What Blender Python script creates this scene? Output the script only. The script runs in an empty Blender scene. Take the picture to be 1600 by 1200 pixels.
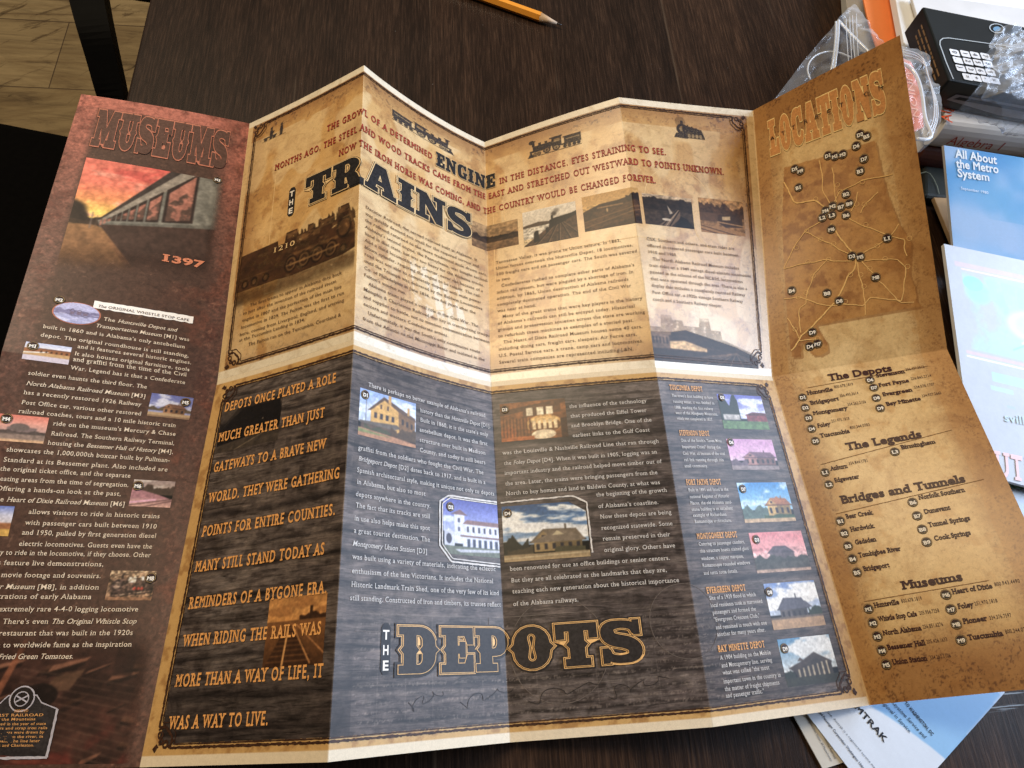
import bpy, bmesh, math, random
import numpy as np
from mathutils import Vector, Matrix

# ------------------------------------------------------------------ camera
SC = bpy.context.scene
COL = SC.collection
CAM_POS = np.array([0.0, 0.0, 0.454])
PITCH, ROLL, FPX = 1.1351809, 0.2487076, 1060.0
_fw = np.array([0, math.cos(PITCH), -math.sin(PITCH)])
_u0 = np.array([0, math.sin(PITCH), math.cos(PITCH)])
_r0 = np.array([1.0, 0, 0])
CAM_R = _r0*math.cos(ROLL)+_u0*math.sin(ROLL)
CAM_U = -_r0*math.sin(ROLL)+_u0*math.cos(ROLL)
cam = bpy.data.objects.new('camera', bpy.data.cameras.new('camera'))
COL.objects.link(cam)
cam.matrix_world = Matrix(((CAM_R[0], CAM_U[0], -_fw[0], CAM_POS[0]), (CAM_R[1], CAM_U[1], -_fw[1], CAM_POS[1]),
                           (CAM_R[2], CAM_U[2], -_fw[2], CAM_POS[2]), (0, 0, 0, 1)))
cam.data.sensor_width = 36; cam.data.sensor_fit = 'HORIZONTAL'
cam.data.lens = 36*FPX/1600; cam.data.clip_start = 0.01; cam.data.clip_end = 100
SC.camera = cam

# ------------------------------------------------------------------ world, lamps, exposure
world = bpy.data.worlds.new('World'); SC.world = world; world.use_nodes = True
bgn = world.node_tree.nodes['Background']; _wt = world.node_tree
_tc = _wt.nodes.new('ShaderNodeTexCoord'); _sp = _wt.nodes.new('ShaderNodeSeparateXYZ'); _wt.links.new(_tc.outputs['Generated'], _sp.inputs[0])
_rm = _wt.nodes.new('ShaderNodeValToRGB'); _mr = _wt.nodes.new('ShaderNodeMapRange')   # a room: dark behind the viewer, pale wall ahead
_mr.inputs[1].default_value = 0.12; _mr.inputs[2].default_value = 1.0; _wt.links.new(_sp.outputs[1], _mr.inputs[0]); _wt.links.new(_mr.outputs[0], _rm.inputs[0])
_rm.color_ramp.elements[0].color = (.17, .14, .115, 1); _rm.color_ramp.elements[1].color = (.62, .54, .46, 1)
_wt.links.new(_rm.outputs[0], bgn.inputs[0]); bgn.inputs[1].default_value = 0.42

def area(name, pos, target, sx, sy, power, colour):
    l = bpy.data.lights.new(name, 'AREA'); l.shape = 'RECTANGLE'; l.size = sx; l.size_y = sy
    l.energy = power; l.color = colour
    o = bpy.data.objects.new(name, l); COL.objects.link(o); o.location = pos
    o.rotation_euler = (Vector(target)-Vector(pos)).to_track_quat('-Z', 'Y').to_euler()
    return o
area('window_light', (1.74, 1.00, 1.00), (0.1, 0.25, 0.0), 1.45, 1.15, 76, (0.63, 0.77, 1.0))
area('ceiling_light', (-0.85, 0.75, 1.6), (-0.05, 0.25, 0.0), 0.6, 0.6, 28, (1.0, 0.82, 0.57))
SC.view_settings.view_transform = 'Standard'
try: SC.view_settings.look = 'None'
except Exception: pass
SC.view_settings.exposure = 0.0; SC.view_settings.gamma = 1.0
SC.view_settings.use_curve_mapping = False
SC.cycles.use_denoising = True
SC.cycles.max_bounces = 8; SC.cycles.transparent_max_bounces = 24

# ------------------------------------------------------------------ small helpers
def lin(c):
    c = np.asarray(c, float)/255.0
    return np.where(c <= 0.04045, c/12.92, ((c+0.055)/1.055)**2.4)

def spot(x, y, z=0.0):
    """point of the horizontal plane z seen at a place of the photograph"""
    d = _fw+CAM_R*(x-800)/FPX-CAM_U*(y-600)/FPX
    return CAM_POS+d*((z-CAM_POS[2])/d[2])

def tag(o, label=None, cat=None, group=None, kind=None):
    if label: o['label'] = label
    if cat: o['category'] = cat
    if group: o['group'] = group
    if kind: o['kind'] = kind
    return o

def empty(name, loc=(0, 0, 0), label=None, cat=None, group=None):
    o = bpy.data.objects.new(name, None); COL.objects.link(o); o.location = loc
    o.empty_display_size = 0.02
    return tag(o, label, cat, group)

def link(name, me, mats=(), parent=None, smooth=False):
    o = bpy.data.objects.new(name, me); COL.objects.link(o)
    for m in (mats if isinstance(mats, (list, tuple)) else [mats]): me.materials.append(m)
    if smooth:
        me.polygons.foreach_set('use_smooth', np.ones(len(me.polygons), bool))
    if parent is not None:
        o.parent = parent
        p = parent; off = Vector((0, 0, 0))
        while p is not None:
            off += p.location; p = p.parent
        o.location = -off                     # meshes are written in world coordinates
    return o

def mesh(name, verts, faces, mi=None):
    me = bpy.data.meshes.new(name); me.from_pydata([tuple(map(float, v)) for v in verts], [], faces)
    if mi is not None: me.polygons.foreach_set('material_index', np.asarray(mi, np.int32))
    me.update(); return me

def obj(name, verts, faces, mats, parent=None, smooth=False, mi=None):
    return link(name, mesh(name, verts, faces, mi), mats, parent, smooth)

def from_bm(name, bm, mats, parent=None, smooth=False):
    me = bpy.data.meshes.new(name); bm.to_mesh(me); bm.free()
    return link(name, me, mats, parent, smooth)

def bm_box(corners_bottom, h, bevel=0.0, seg=2, up=(0, 0, 1)):
    """prism over four bottom corners, edges bevelled"""
    bm = bmesh.new(); n = len(corners_bottom)
    b = [bm.verts.new(c) for c in corners_bottom]
    t = [bm.verts.new(np.asarray(c)+np.asarray(up)*h) for c in corners_bottom]
    bm.faces.new(b[::-1]); bm.faces.new(t)
    for i in range(n): bm.faces.new((b[i], b[(i+1) % n], t[(i+1) % n], t[i]))
    bmesh.ops.recalc_face_normals(bm, faces=bm.faces)
    if bevel: bmesh.ops.bevel(bm, geom=list(bm.edges), offset=bevel, segments=seg, profile=0.5, affect='EDGES')
    return bm

def tube(points, r, n=8, closed=False):
    """verts and faces of a round bar along points (r a number or one per point)"""
    P = np.asarray(points, float); m = len(P); r = np.broadcast_to(np.asarray(r, float), (m,))
    V = []; F = []
    up = np.array([0, 0, 1.0])
    for i in range(m):
        a = P[(i-1) % m] if closed or i > 0 else P[i]; b = P[(i+1) % m] if closed or i < m-1 else P[i]
        t = b-a; t /= np.linalg.norm(t)+1e-12
        s = np.cross(t, up)
        if np.linalg.norm(s) < 1e-4: s = np.cross(t, [1, 0, 0])
        s /= np.linalg.norm(s); q = np.cross(s, t)
        for k in range(n):
            an = 2*math.pi*k/n; V.append(P[i]+r[i]*(s*math.cos(an)+q*math.sin(an)))
    for i in range(m if closed else m-1):
        for k in range(n):
            j = (i+1) % m
            F.append((i*n+k, i*n+(k+1) % n, j*n+(k+1) % n, j*n+k))
    if not closed:
        F.append(tuple(range(n))[::-1]); F.append(tuple((m-1)*n+k for k in range(n)))
    return V, F

# ------------------------------------------------------------------ materials
def nmat(name):
    m = bpy.data.materials.new(name); m.use_nodes = True
    nt = m.node_tree; return m, nt, nt.nodes['Principled BSDF']
def N(nt, t, **kw):
    n = nt.nodes.new(t)
    for k, v in kw.items():
        if k in n.inputs: n.inputs[k].default_value = v
        else: setattr(n, k, v)
    return n
def ramp(nt, fac, stops):
    r = nt.nodes.new('ShaderNodeValToRGB'); e = r.color_ramp.elements
    while len(e) < len(stops): e.new(0.5)
    for q, (p, c) in zip(e, stops): q.position = p; q.color = (*c, 1) if len(c) == 3 else c
    nt.links.new(fac, r.inputs[0]); return r.outputs[0]
def mixc(nt, fac, a, b, mode='MIX'):
    m = nt.nodes.new('ShaderNodeMix'); m.data_type = 'RGBA'; m.blend_type = mode
    for s, v in ((m.inputs[0], fac), (m.inputs[6], a), (m.inputs[7], b)):
        if hasattr(v, 'links'): nt.links.new(v, s)
        else: s.default_value = v if isinstance(v, (int, float)) else (*v, 1) if len(v) == 3 else v
    return m.outputs[2]
def noise_out(nt, scale, detail=6, rough=0.6, vec=None, dist=0.0):
    n = N(nt, 'ShaderNodeTexNoise', Scale=scale, Detail=detail, Roughness=rough, Distortion=dist)
    if vec is not None: nt.links.new(vec, n.inputs['Vector'])
    return n.outputs['Fac']
def objvec(nt, scale=(1, 1, 1), rot=0.0):
    tc = nt.nodes.new('ShaderNodeTexCoord'); mp = nt.nodes.new('ShaderNodeMapping')
    mp.inputs['Scale'].default_value = scale; mp.inputs['Rotation'].default_value = (0, 0, rot)
    nt.links.new(tc.outputs['Object'], mp.inputs['Vector']); return mp.outputs['Vector']
def bump(nt, bs, h, strength=0.2, dist=0.001):
    b = N(nt, 'ShaderNodeBump', Strength=strength, Distance=dist); nt.links.new(h, b.inputs['Height'])
    nt.links.new(b.outputs[0], bs.inputs['Normal'])

def plain(name, col, rough=0.5, spec=0.5, var=0.12, scale=60, metal=0.0, bumps=0.0, coat=0.0):
    m, nt, bs = nmat(name); c = np.asarray(col, float)
    f = noise_out(nt, scale, 5, 0.6, objvec(nt))
    nt.links.new(ramp(nt, f, [(0.25, tuple(c*(1-var))), (0.75, tuple(np.minimum(c*(1+var), 1)))]), bs.inputs['Base Color'])
    bs.inputs['Roughness'].default_value = rough; bs.inputs['Specular IOR Level'].default_value = spec
    bs.inputs['Metallic'].default_value = metal; bs.inputs['Coat Weight'].default_value = coat
    if bumps: bump(nt, bs, f, bumps)
    return m

PRINT_ROUGH, PRINT_SPEC = 0.38, 0.5
def printed(name, alpha=False, grain=0.16, kind='', spec=None):
    """paper carrying a printed picture: its colours lie in the mesh's own colour attribute"""
    m, nt, bs = nmat(name)
    at = N(nt, 'ShaderNodeAttribute'); at.attribute_name = 'print_colour'
    v = objvec(nt)
    f1 = noise_out(nt, 420, 6, 0.75, v); f2 = noise_out(nt, 1700, 2, 0.6, v)
    g = ramp(nt, f1, [(0.3, (1-grain,)*3), (0.7, (1+0*grain,)*3)])
    g2 = ramp(nt, f2, [(0.3, (1-grain*0.7,)*3), (0.65, (1.0,)*3)])
    c = mixc(nt, 1.0, mixc(nt, 1.0, at.outputs['Color'], g, 'MULTIPLY'), g2, 'MULTIPLY')
    if kind:                              # wear and printed texture that follow the page
        pg = N(nt, 'ShaderNodeAttribute'); pg.attribute_name = 'page_position'
        mp = nt.nodes.new('ShaderNodeMapping'); mp.inputs['Scale'].default_value = dict(boards=(0.09, 1, 1), parchment=(0.5, 1, 1), leather=(1, 1, 1), chart=(1, 0.8, 1))[kind]
        nt.links.new(pg.outputs['Vector'], mp.inputs['Vector']); w = mp.outputs[0]
        if kind == 'boards':
            c_in = c; a = noise_out(nt, 620, 9, 0.75, w, 1.2); b = noise_out(nt, 150, 6, 0.7, w, 2.0); d = noise_out(nt, 60, 7, 0.7, pg.outputs['Vector'], 1.5)
            c = mixc(nt, 1.0, c, ramp(nt, a, [(0.36, (0.55, 0.53, 0.52)), (0.5, (0.97, 0.97, 0.97)), (0.64, (1.45, 1.43, 1.42))]), 'MULTIPLY')
            c = mixc(nt, 1.0, c, ramp(nt, b, [(0.38, (0.45, 0.43, 0.42)), (0.46, (1, 1, 1)), (0.66, (1.25, 1.22, 1.2))]), 'MULTIPLY')
            c = mixc(nt, 1.0, c, ramp(nt, d, [(0.33, (0.6, 0.58, 0.56)), (0.5, (1, 1, 1)), (0.68, (1.35, 1.33, 1.32))]), 'MULTIPLY')
            c = mixc(nt, ramp(nt, at.outputs['Color'], [(0.14, (1, 1, 1)), (0.22, (0, 0, 0))]), c_in, c)     # the boards only, not the tan margin
        if kind == 'parchment':
            a = noise_out(nt, 260, 8, 0.78, w, 1.0); d = noise_out(nt, 45, 8, 0.72, pg.outputs['Vector'], 2.2)
            c = mixc(nt, 1.0, c, ramp(nt, a, [(0.31, (0.66, 0.58, 0.48)), (0.43, (1, 1, 1))]), 'MULTIPLY')
            c = mixc(nt, 1.0, c, ramp(nt, d, [(0.34, (0.80, 0.74, 0.66)), (0.47, (1, 1, 1)), (0.64, (1.08, 1.08, 1.08))]), 'MULTIPLY')
        if kind == 'leather':
            a = noise_out(nt, 300, 8, 0.8, w, 0.6); d = noise_out(nt, 70, 8, 0.75, w, 1.5)
            c = mixc(nt, 1.0, c, ramp(nt, a, [(0.33, (0.55, 0.5, 0.48)), (0.5, (1, 1, 1)), (0.66, (1.4, 1.36, 1.3))]), 'MULTIPLY')
            c = mixc(nt, 1.0, c, ramp(nt, d, [(0.35, (0.7, 0.66, 0.64)), (0.5, (1, 1, 1))]), 'MULTIPLY')
        if kind == 'chart':
            a = noise_out(nt, 330, 8, 0.8, w, 0.4); d = noise_out(nt, 38, 8, 0.7, w, 1.2)
            c = mixc(nt, 1.0, c, ramp(nt, a, [(0.33, (0.70, 0.62, 0.54)), (0.46, (1, 1, 1)), (0.66, (1.10, 1.10, 1.10))]), 'MULTIPLY')
            c = mixc(nt, 1.0, c, ramp(nt, d, [(0.36, (0.82, 0.76, 0.70)), (0.52, (1, 1, 1))]), 'MULTIPLY')
    nt.links.new(c, bs.inputs['Base Color'])
    bs.inputs['Roughness'].default_value = PRINT_ROUGH; bs.inputs['Specular IOR Level'].default_value = PRINT_SPEC if spec is None else spec
    bump(nt, bs, f1, 0.05, 0.0005)
    if alpha:
        out = nt.nodes['Material Output']; tr = nt.nodes.new('ShaderNodeBsdfTransparent'); mx = nt.nodes.new('ShaderNodeMixShader')
        nt.links.new(at.outputs['Alpha'], mx.inputs[0]); nt.links.new(tr.outputs[0], mx.inputs[1])
        nt.links.new(bs.outputs[0], mx.inputs[2]); nt.links.new(mx.outputs[0], out.inputs[0])
    return m

def ink(name, col, worn=0.25, scale=500):
    m, nt, bs = nmat(name); c = np.asarray(lin(col), float)
    f = noise_out(nt, scale, 4, 0.7, objvec(nt))
    nt.links.new(ramp(nt, f, [(0.35, tuple(c*(1-worn))), (0.62, tuple(np.minimum(c*(1+worn*0.5)+0.01*worn, 1)))]), bs.inputs['Base Color'])
    bs.inputs['Roughness'].default_value = PRINT_ROUGH+0.05; bs.inputs['Specular IOR Level'].default_value = 0.26
    return m

INK = dict(cream=ink('cream_ink', (226, 205, 178)), white=ink('white_ink', (212, 205, 198)), ink=ink('brown_black_ink', (92, 68, 48)),
           red=ink('red_ink', (150, 52, 40), 0.3), orange=ink('orange_ink', (228, 164, 96), 0.2), maroon=ink('maroon_ink', (56, 16, 15), 0.2),
           black=ink('black_ink', (30, 27, 28), 0.5), dark=ink('charcoal_ink', (44, 38, 36), 0.35), pale=ink('pale_orange_ink', (236, 186, 120), 0.15),
           parch=ink('parchment_ink', (224, 190, 138), 0.1), rose=ink('rose_ink', (182, 112, 86), 0.2), umber=ink('umber_ink', (86, 58, 46), 0.3),
           locfill=ink('rust_ink', (192, 134, 78), 0.2), loccream=ink('straw_ink', (238, 206, 140), 0.12), numeral=ink('salmon_ink', (206, 126, 90), 0.3),
           border=ink('border_ink', (62, 36, 20), 0.45), road=ink('road_ink', (226, 184, 116), 0.15), disc=ink('badge_ink', (34, 26, 22), 0.2),
           ring=ink('badge_ring_ink', (196, 158, 100), 0.1), badgewhite=ink('badge_white_ink', (240, 232, 220), 0.05), plan=ink('plan_line_ink', (104, 93, 86), 0.3), rim=ink('sign_rim_ink', (176, 168, 170), 0.2), faint=ink('faint_rule_ink', (132, 92, 48), 0.2))

# ------------------------------------------------------------------ where everything printed on the brochure stands, in page coordinates
GRID_POINTS = [
[[-0.37275, 0.33925, 0.04134], [-0.3048, 0.12231, 0.05714], [-0.2561, -0.09761, 0.0168]],
[[-0.26011, 0.37296, 0.0164], [-0.19584, 0.15319, 0.01345], [-0.14167, -0.07105, 0.0234]],
[[-0.16605, 0.39937, 0.07958], [-0.10091, 0.1784, 0.0773], [-0.0409, -0.04171, 0.07685]],
[[-0.07435, 0.42485, 0.00654], [-0.0152, 0.20553, 0.00671], [0.05068, -0.01707, 0.00697]],
[[0.02666, 0.45379, 0.0611], [0.09481, 0.23403, 0.03688], [0.16257, 0.01728, 0.02639]],
[[0.1404, 0.49075, 0.04941], [0.19231, 0.27005, 0.004], [0.26827, 0.05277, 0.0065]],
[[0.20713, 0.4851, 0.14546], [0.30263, 0.30296, 0.04712], [0.34552, 0.08348, 0.09069]]]
PARAGRAPHS = [
["museum_paragraph", "museums", "serif", "cream", 1.0, None, [[0.4005, 0.7578, 0.8644, "The /Huntsville Depot and/"], [0.37, 0.8288, 0.8891, "/Transportation Museum/ [M1] was"], [0.1415, 0.8121, 0.9153, "built in 1860 and is Alabama's only antebellum"], [0.1404, 0.8379, 0.9424, "depot. The original roundhouse is still standing,"], [0.3118, 0.8558, 0.9633, "and it features several historic engines."], [0.3074, 0.8518, 0.9865, "It also houses original furniture, tools"], [0.305, 0.8401, 1.0034, "and graffiti from the time of the Civil"], [0.3028, 0.8412, 1.0278, "War. Legend has it that a Confederate"], [0.1282, 0.6639, 1.0564, "soldier even haunts the third floor. The"], [0.1298, 0.6679, 1.085, "/North Alabama Railroad Museum/ [M3]"], [0.1281, 0.6549, 1.1103, "has a recently restored 1926 Railway"], [0.1291, 0.6648, 1.1373, "Post Office car, various other restored"], [0.1242, 0.8402, 1.1615, "railroad coaches, tours and a 10 mile historic train"], [0.2824, 0.8487, 1.1868, "ride on the museum's Mercury & Chase"], [0.2835, 0.8523, 1.2141, "Railroad. The Southern Railway Terminal,"], [0.2785, 0.8553, 1.2394, "housing the /Bessemer Hall of History/ [M4],"]]],
["museum_paragraph", "museums", "serif", "cream", 1.0, None, [[0.1095, 0.8484, 1.2645, "showcases the 1,000,000th boxcar built by Pullman-"], [0.1072, 0.8465, 1.2909, "Standard at its Bessemer plant. Also included are"], [0.1022, 0.6792, 1.3145, "the original ticket office, and the separate"], [0.0979, 0.6801, 1.34, "seating areas from the time of segregation."], [0.1042, 0.654, 1.3646, "Offering a hands-on look at the past,"], [0.1004, 0.6826, 1.3917, "the /Heart of Dixie Railroad Museum/ [M6]"], [0.2636, 0.8564, 1.4202, "allows visitors to ride in historic trains"], [0.2599, 0.8522, 1.4477, "with passenger cars built between 1910"], [0.2555, 0.8587, 1.4723, "and 1950, pulled by first generation diesel"], [0.253, 0.8509, 1.4999, "electric locomotives. Guests even have the"], [0.037, 0.852, 1.5222, "opportunity to ride in the locomotive, if they choose. Other"], [0.0962, 0.6464, 1.547, "events feature live demonstrations,"], [0.2089, 0.6464, 1.576, "movie footage and souvenirs."], [0.109, 0.6487, 1.604, "/Pioneer Museum/ [M8], in addition"], [0.0418, 0.6244, 1.627, "to demonstrations of early Alabama"], [0.0641, 0.8485, 1.6563, "life and an extremely rare 4-4-0 logging locomotive"], [0.2605, 0.8503, 1.6853, "There's even /The Original Whistle Stop/"], [0.1346, 0.8468, 1.712, "Cafe, a restaurant that was built in the 1920s"], [0.0721, 0.8527, 1.739, "and has risen to worldwide fame as the inspiration"], [0.2212, 0.6025, 1.7653, "for /Fried Green Tomatoes./"]]],
["trains_introduction", "trains", "slab", "red", 0.9, 0.0058, [[1.7158, 2.5558, 0.2104, "THE GROWL OF A DETERMINED"], [3.108, 4.296, 0.2211, "IN THE DISTANCE. EYES STRAINING TO SEE."], [1.2891, 4.7294, 0.2746, "MONTHS AGO, THE STEEL AND WOOD TRACKS CAME FROM THE EAST AND STRETCHED OUT WESTWARD TO POINTS UNKNOWN."], [1.8282, 4.1924, 0.3386, "NOW THE IRON HORSE WAS COMING, AND THE COUNTRY WOULD BE CHANGED FOREVER."]]],
["trains_paragraph", "trains", "serif", "ink", 1.12, None, [[1.1974, 1.8941, 0.7781, "The first trains to appear in Alabama date back"], [1.1467, 1.8594, 0.7997, "to just after the invention of the railroad steam"], [1.1474, 1.899, 0.8237, "engine in 1807 and the perfection of the main line"], [1.144, 1.9195, 0.8477, "locomotive in 1829. The Fulton was the first to run"], [1.14, 1.922, 0.8719, "here, coming from Liverpool, England, and arriving"], [1.1407, 1.6427, 0.891, "at the Tuscumbia Landing in 1834."], [1.1869, 1.9037, 0.9151, "   The Fulton ran on the Tuscumbia, Courtland &"]]],
["trains_paragraph", "trains", "serif", "ink", 1.12, None, [[2.0471, 2.9111, 0.5573, "Decatur Railroad, the second railroad built in Alabama. It"], [2.0476, None, 0.5807, "was quickly deemed too small for the required service and"], [2.048, None, 0.6041, "the railroad returned to the more traditional mule drawn cars."], [2.0485, None, 0.6275, "Alabama's second engine, the Pennsylvania, was bought second-"], [2.0489, None, 0.6509, "hand in that state, but was too heavy for the Alabama tracks."], [2.0494, None, 0.6743, "And a third locomotive, the Courier, never ran because of a"], [2.0498, None, 0.6977, "blown cylinder, requiring the engine to be rebuilt. The rail-"], [2.0503, None, 0.7211, "road was not able to completely dispense with mule power"], [2.0507, None, 0.7445, "until the Triumph was delivered by the Baldwin Locomotive"], [2.0512, None, 0.7679, "Co. of Philadelphia in June 1836, two full years after the"], [2.0517, None, 0.7913, "Fulton's maiden run."], [2.0521, None, 0.8147, "   Alabama trains played a vital role in the Civil War. The"], [2.0526, None, 0.8381, "Memphis & Charleston Railroad was key in transporting troops"], [2.053, None, 0.8615, "and supplies to battle, not to mention communication between"], [2.0535, None, 0.8849, "eastern and western Confederate armies."], [2.0539, None, 0.9083, "   Unfortunately, it was the South's only continuous route"], [2.0544, 2.9532, 0.9317, "from the Atlantic to the Mississippi River and isolated in the"]]],
["trains_paragraph", "trains", "serif", "ink", 1.12, None, [[3.0578, 3.8924, 0.5585, "Tennessee Valley, it was prone to Union seizure. In 1862,"], [3.0577, None, 0.5823, "Union forces overtook the Huntsville Depot, 18 locomotives,"], [3.0576, None, 0.6061, "100 freight cars and six passenger cars. The South was severed"], [3.0575, None, 0.6299, "in two."], [3.0574, None, 0.6537, "   Confederates rushed to complete other parts of Alabama's"], [3.0574, None, 0.6775, "infant rail system, but were plagued by a shortage of iron. In"], [3.0573, None, 0.7013, "addition, by 1865, Union destruction of Alabama railroads"], [3.0572, None, 0.7251, "completely decimated operation. The end of the Civil War"], [3.0571, None, 0.7489, "was near at hand."], [3.057, None, 0.7727, "   Many of the great trains that were key players in the history"], [3.0569, None, 0.7965, "of Alabama's railroads can still be enjoyed today. Historical"], [3.0568, None, 0.8203, "groups and preservation societies across the state are working"], [3.0568, None, 0.8441, "to refurbish these machines as examples of a storied past."], [3.0567, None, 0.8679, "   The Heart of Dixie Railroad Museum houses some 40 cars,"], [3.0566, None, 0.8917, "including dining cars, freight cars, sleepers, Air Force cars,"], [3.0565, None, 0.9155, "U.S. Postal Service cars, a crane, camp cars and locomotives."], [3.0564, 3.8865, 0.9393, "Several train companies are represented including L&N,"]]],
["trains_paragraph", "trains", "serif", "ink", 1.12, None, [[4.063, 4.757, 0.5598, "CSX, Southern and others, and train rides are"], [4.0617, None, 0.5837, "offered in restored passenger cars built between"], [4.0604, None, 0.6076, "1910 and 1950."], [4.0591, None, 0.6315, "   The North Alabama Railroad Museum includes"], [4.0578, None, 0.6554, "train rides on a 1949 vintage diesel-electric locomotive"], [4.0566, None, 0.6792, "painted in the scheme of the NC&StL locomotives"], [4.0553, None, 0.7031, "that once operated through the area. There is also a"], [4.054, None, 0.727, "display that includes a completely restored Railway"], [4.0527, None, 0.7509, "Post Office car, a 1920s vintage Southern Railway"], [4.0514, 4.6121, 0.7748, "coach and a Southern Railway sleeper."]]],
["depots_introduction", "depots", "slab", "orange", 0.8, 0.0064, [[1.1072, 1.8973, 1.1143, "DEPOTS ONCE PLAYED A ROLE"], [1.1042, 1.8392, 1.2071, "MUCH GREATER THAN JUST"], [1.1088, 1.8643, 1.2959, "GATEWAYS TO A BRAVE NEW"], [1.1148, 1.9662, 1.3827, "WORLD. THEY WERE GATHERING"], [1.1132, 1.9543, 1.4734, "POINTS FOR ENTIRE COUNTIES."], [1.1098, 1.9067, 1.5646, "MANY STILL STAND TODAY AS"], [1.1131, 1.9375, 1.6551, "REMINDERS OF A BYGONE ERA."], [1.1209, 1.9218, 1.7439, "WHEN RIDING THE RAILS WAS"], [1.1202, 1.9483, 1.8341, "MORE THAN A WAY OF LIFE, IT"], [1.1276, 1.6778, 1.9241, "WAS A WAY TO LIVE."]]],
["depots_paragraph", "depots", "serif", "white", 0.95, None, [[2.1075, 2.9406, 1.1241, "There is perhaps no better example of Alabama's railroad"], [2.4622, 2.9756, 1.1559, "history than the /Huntsville Depot/ [D1]."], [2.4623, 2.9532, 1.1845, "Built in 1860, it is the state's only"], [2.4581, 2.9454, 1.2144, "antebellum depot. It was the first"], [2.4583, 2.9276, 1.2441, "structure ever built in Madison"], [2.4585, 2.9243, 1.2738, "County, and today it still bears"], [2.0635, 2.9068, 1.3056, "graffiti from the soldiers who fought the Civil War. The"], [2.0668, 2.9174, 1.334, "/Bridgeport Depot/ [D2] dates back to 1917, and is built in a"], [2.0628, 2.9786, 1.3646, "Spanish architectural style, making it unique not only to depots"], [2.0668, 2.4973, 1.3947, "in Alabama, but also to most"], [2.0631, 2.5308, 1.4259, "depots anywhere in the country."], [2.0666, 2.5263, 1.4541, "The fact that its tracks are still"], [2.0631, 2.5259, 1.4862, "in use also helps make this spot"], [2.0632, 2.5255, 1.5161, "a great tourist destination. The"], [2.0598, 2.5088, 1.5476, "/Montgomery Union Station/ [D3]"], [2.0638, 2.9608, 1.5788, "was built using a variety of materials, indicating the eclectic"], [2.0646, 2.9393, 1.6115, "enthusiasm of the late Victorians. It includes the National"], [2.065, 2.9746, 1.6425, "Historic Landmark Train Shed, one of the very few of its kind"], [2.0619, 2.9836, 1.6727, "still standing. Constructed of iron and timbers, its trusses reflect"]]],
["depots_paragraph", "depots", "serif", "white", 0.95, None, [[3.4649, 3.9175, 1.1121, "the influence of the technology"], [3.4665, 3.9092, 1.1429, "that produced the Eiffel Tower"], [3.4643, 3.93, 1.1739, "and Brooklyn Bridge. One of the"], [3.4658, 3.9103, 1.2048, "earliest links to the Gulf Coast"], [3.0483, 3.9524, 1.2412, "was the Louisville & Nashville Railroad Line that ran through"], [3.0523, 3.9323, 1.2735, "the /Foley Depot/ [D4]. When it was built in 1905, logging was an"], [3.0527, 3.949, 1.3031, "important industry and the railroad helped move timber out of"], [3.0529, 3.9179, 1.3353, "the area. Later, the trains were bringing passengers from the"], [3.0533, 3.9234, 1.3649, "North to buy homes and land in Baldwin County, at what was"], [3.563, 3.9544, 1.3887, "the beginning of the growth"], [3.5662, 3.8989, 1.4222, "of Alabama's coastline."], [3.5702, 3.9597, 1.4527, "Now these depots are being"], [3.5699, 3.9575, 1.4845, "recognized statewide. Some"], [3.5704, 3.9343, 1.5146, "remain preserved in their"], [3.57, 3.9525, 1.5459, "original glory. Others have"], [3.0502, 3.9156, 1.5788, "been renovated for use as office buildings or senior centers."], [3.0534, 3.8891, 1.6103, "But they are all celebrated as the landmarks that they are,"], [3.0567, 3.9451, 1.6395, "teaching each new generation about the historical importance"], [3.0562, 3.4059, 1.6724, "of the Alabama railways."]]],
["depot_heading", "depots", "slab", "orange", 0.62, 0.0038, [[4.0838, 4.3461, 1.0723, "TUSCUMBIA DEPOT"]]],
["depot_caption", "depots", "serif", "white", 0.82, None, [[4.0885, 4.4188, 1.096, "The town's first building to have"], [4.0907, 4.4191, 1.1151, "running water, it was finished in"], [4.0929, 4.3982, 1.1343, "1888, marking the first railway"], [4.096, 4.43, 1.1518, "west of the Allegheny Mountains,"], [4.0982, 4.3794, 1.1699, "which was completed in 1837."]]],
["depot_heading", "depots", "slab", "orange", 0.62, 0.0038, [[4.0982, 4.3273, 1.2194, "STEVENSON DEPOT"]]],
["depot_caption", "depots", "serif", "white", 0.82, None, [[4.0995, 4.4126, 1.2394, "One of the South's \"Seven Most"], [4.0999, 4.3927, 1.2596, "Important Cities\" during the"], [4.0972, 4.4159, 1.2797, "Civil War, all because of the vital"], [4.0976, 4.3963, 1.2995, "rail link running through this"], [4.0934, 4.2662, 1.3181, "small community."]]],
["depot_heading", "depots", "slab", "orange", 0.62, 0.0038, [[4.0865, 4.3399, 1.3706, "FORT PAYNE DEPOT"]]],
["depot_caption", "depots", "serif", "white", 0.82, None, [[4.0916, 4.3836, 1.39, "Built in 1891 and listed in the"], [4.0928, 4.3772, 1.41, "national Register of Historic"], [4.0895, 4.3908, 1.4289, "Places, the old Alabama sand-"], [4.0908, 4.3865, 1.4468, "stone building is an excellent"], [4.092, 4.331, 1.4641, "example of Richardson"], [4.0976, 4.3594, 1.4819, "Romanesque architecture."]]],
["depot_heading", "depots", "slab", "orange", 0.62, 0.0038, [[4.0961, 4.3776, 1.5269, "MONTGOMERY DEPOT"]]],
["depot_caption", "depots", "serif", "white", 0.82, None, [[4.098, 4.4217, 1.5455, "Catering to passenger comfort,"], [4.0984, 4.4391, 1.5646, "this structure boasts stained glass"], [4.0981, 4.3911, 1.5855, "windows, a copper marquee,"], [4.0985, 4.4263, 1.6045, "Romanesque rounded windows"], [4.0974, 4.3306, 1.6252, "and terra cotta details."]]],
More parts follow.
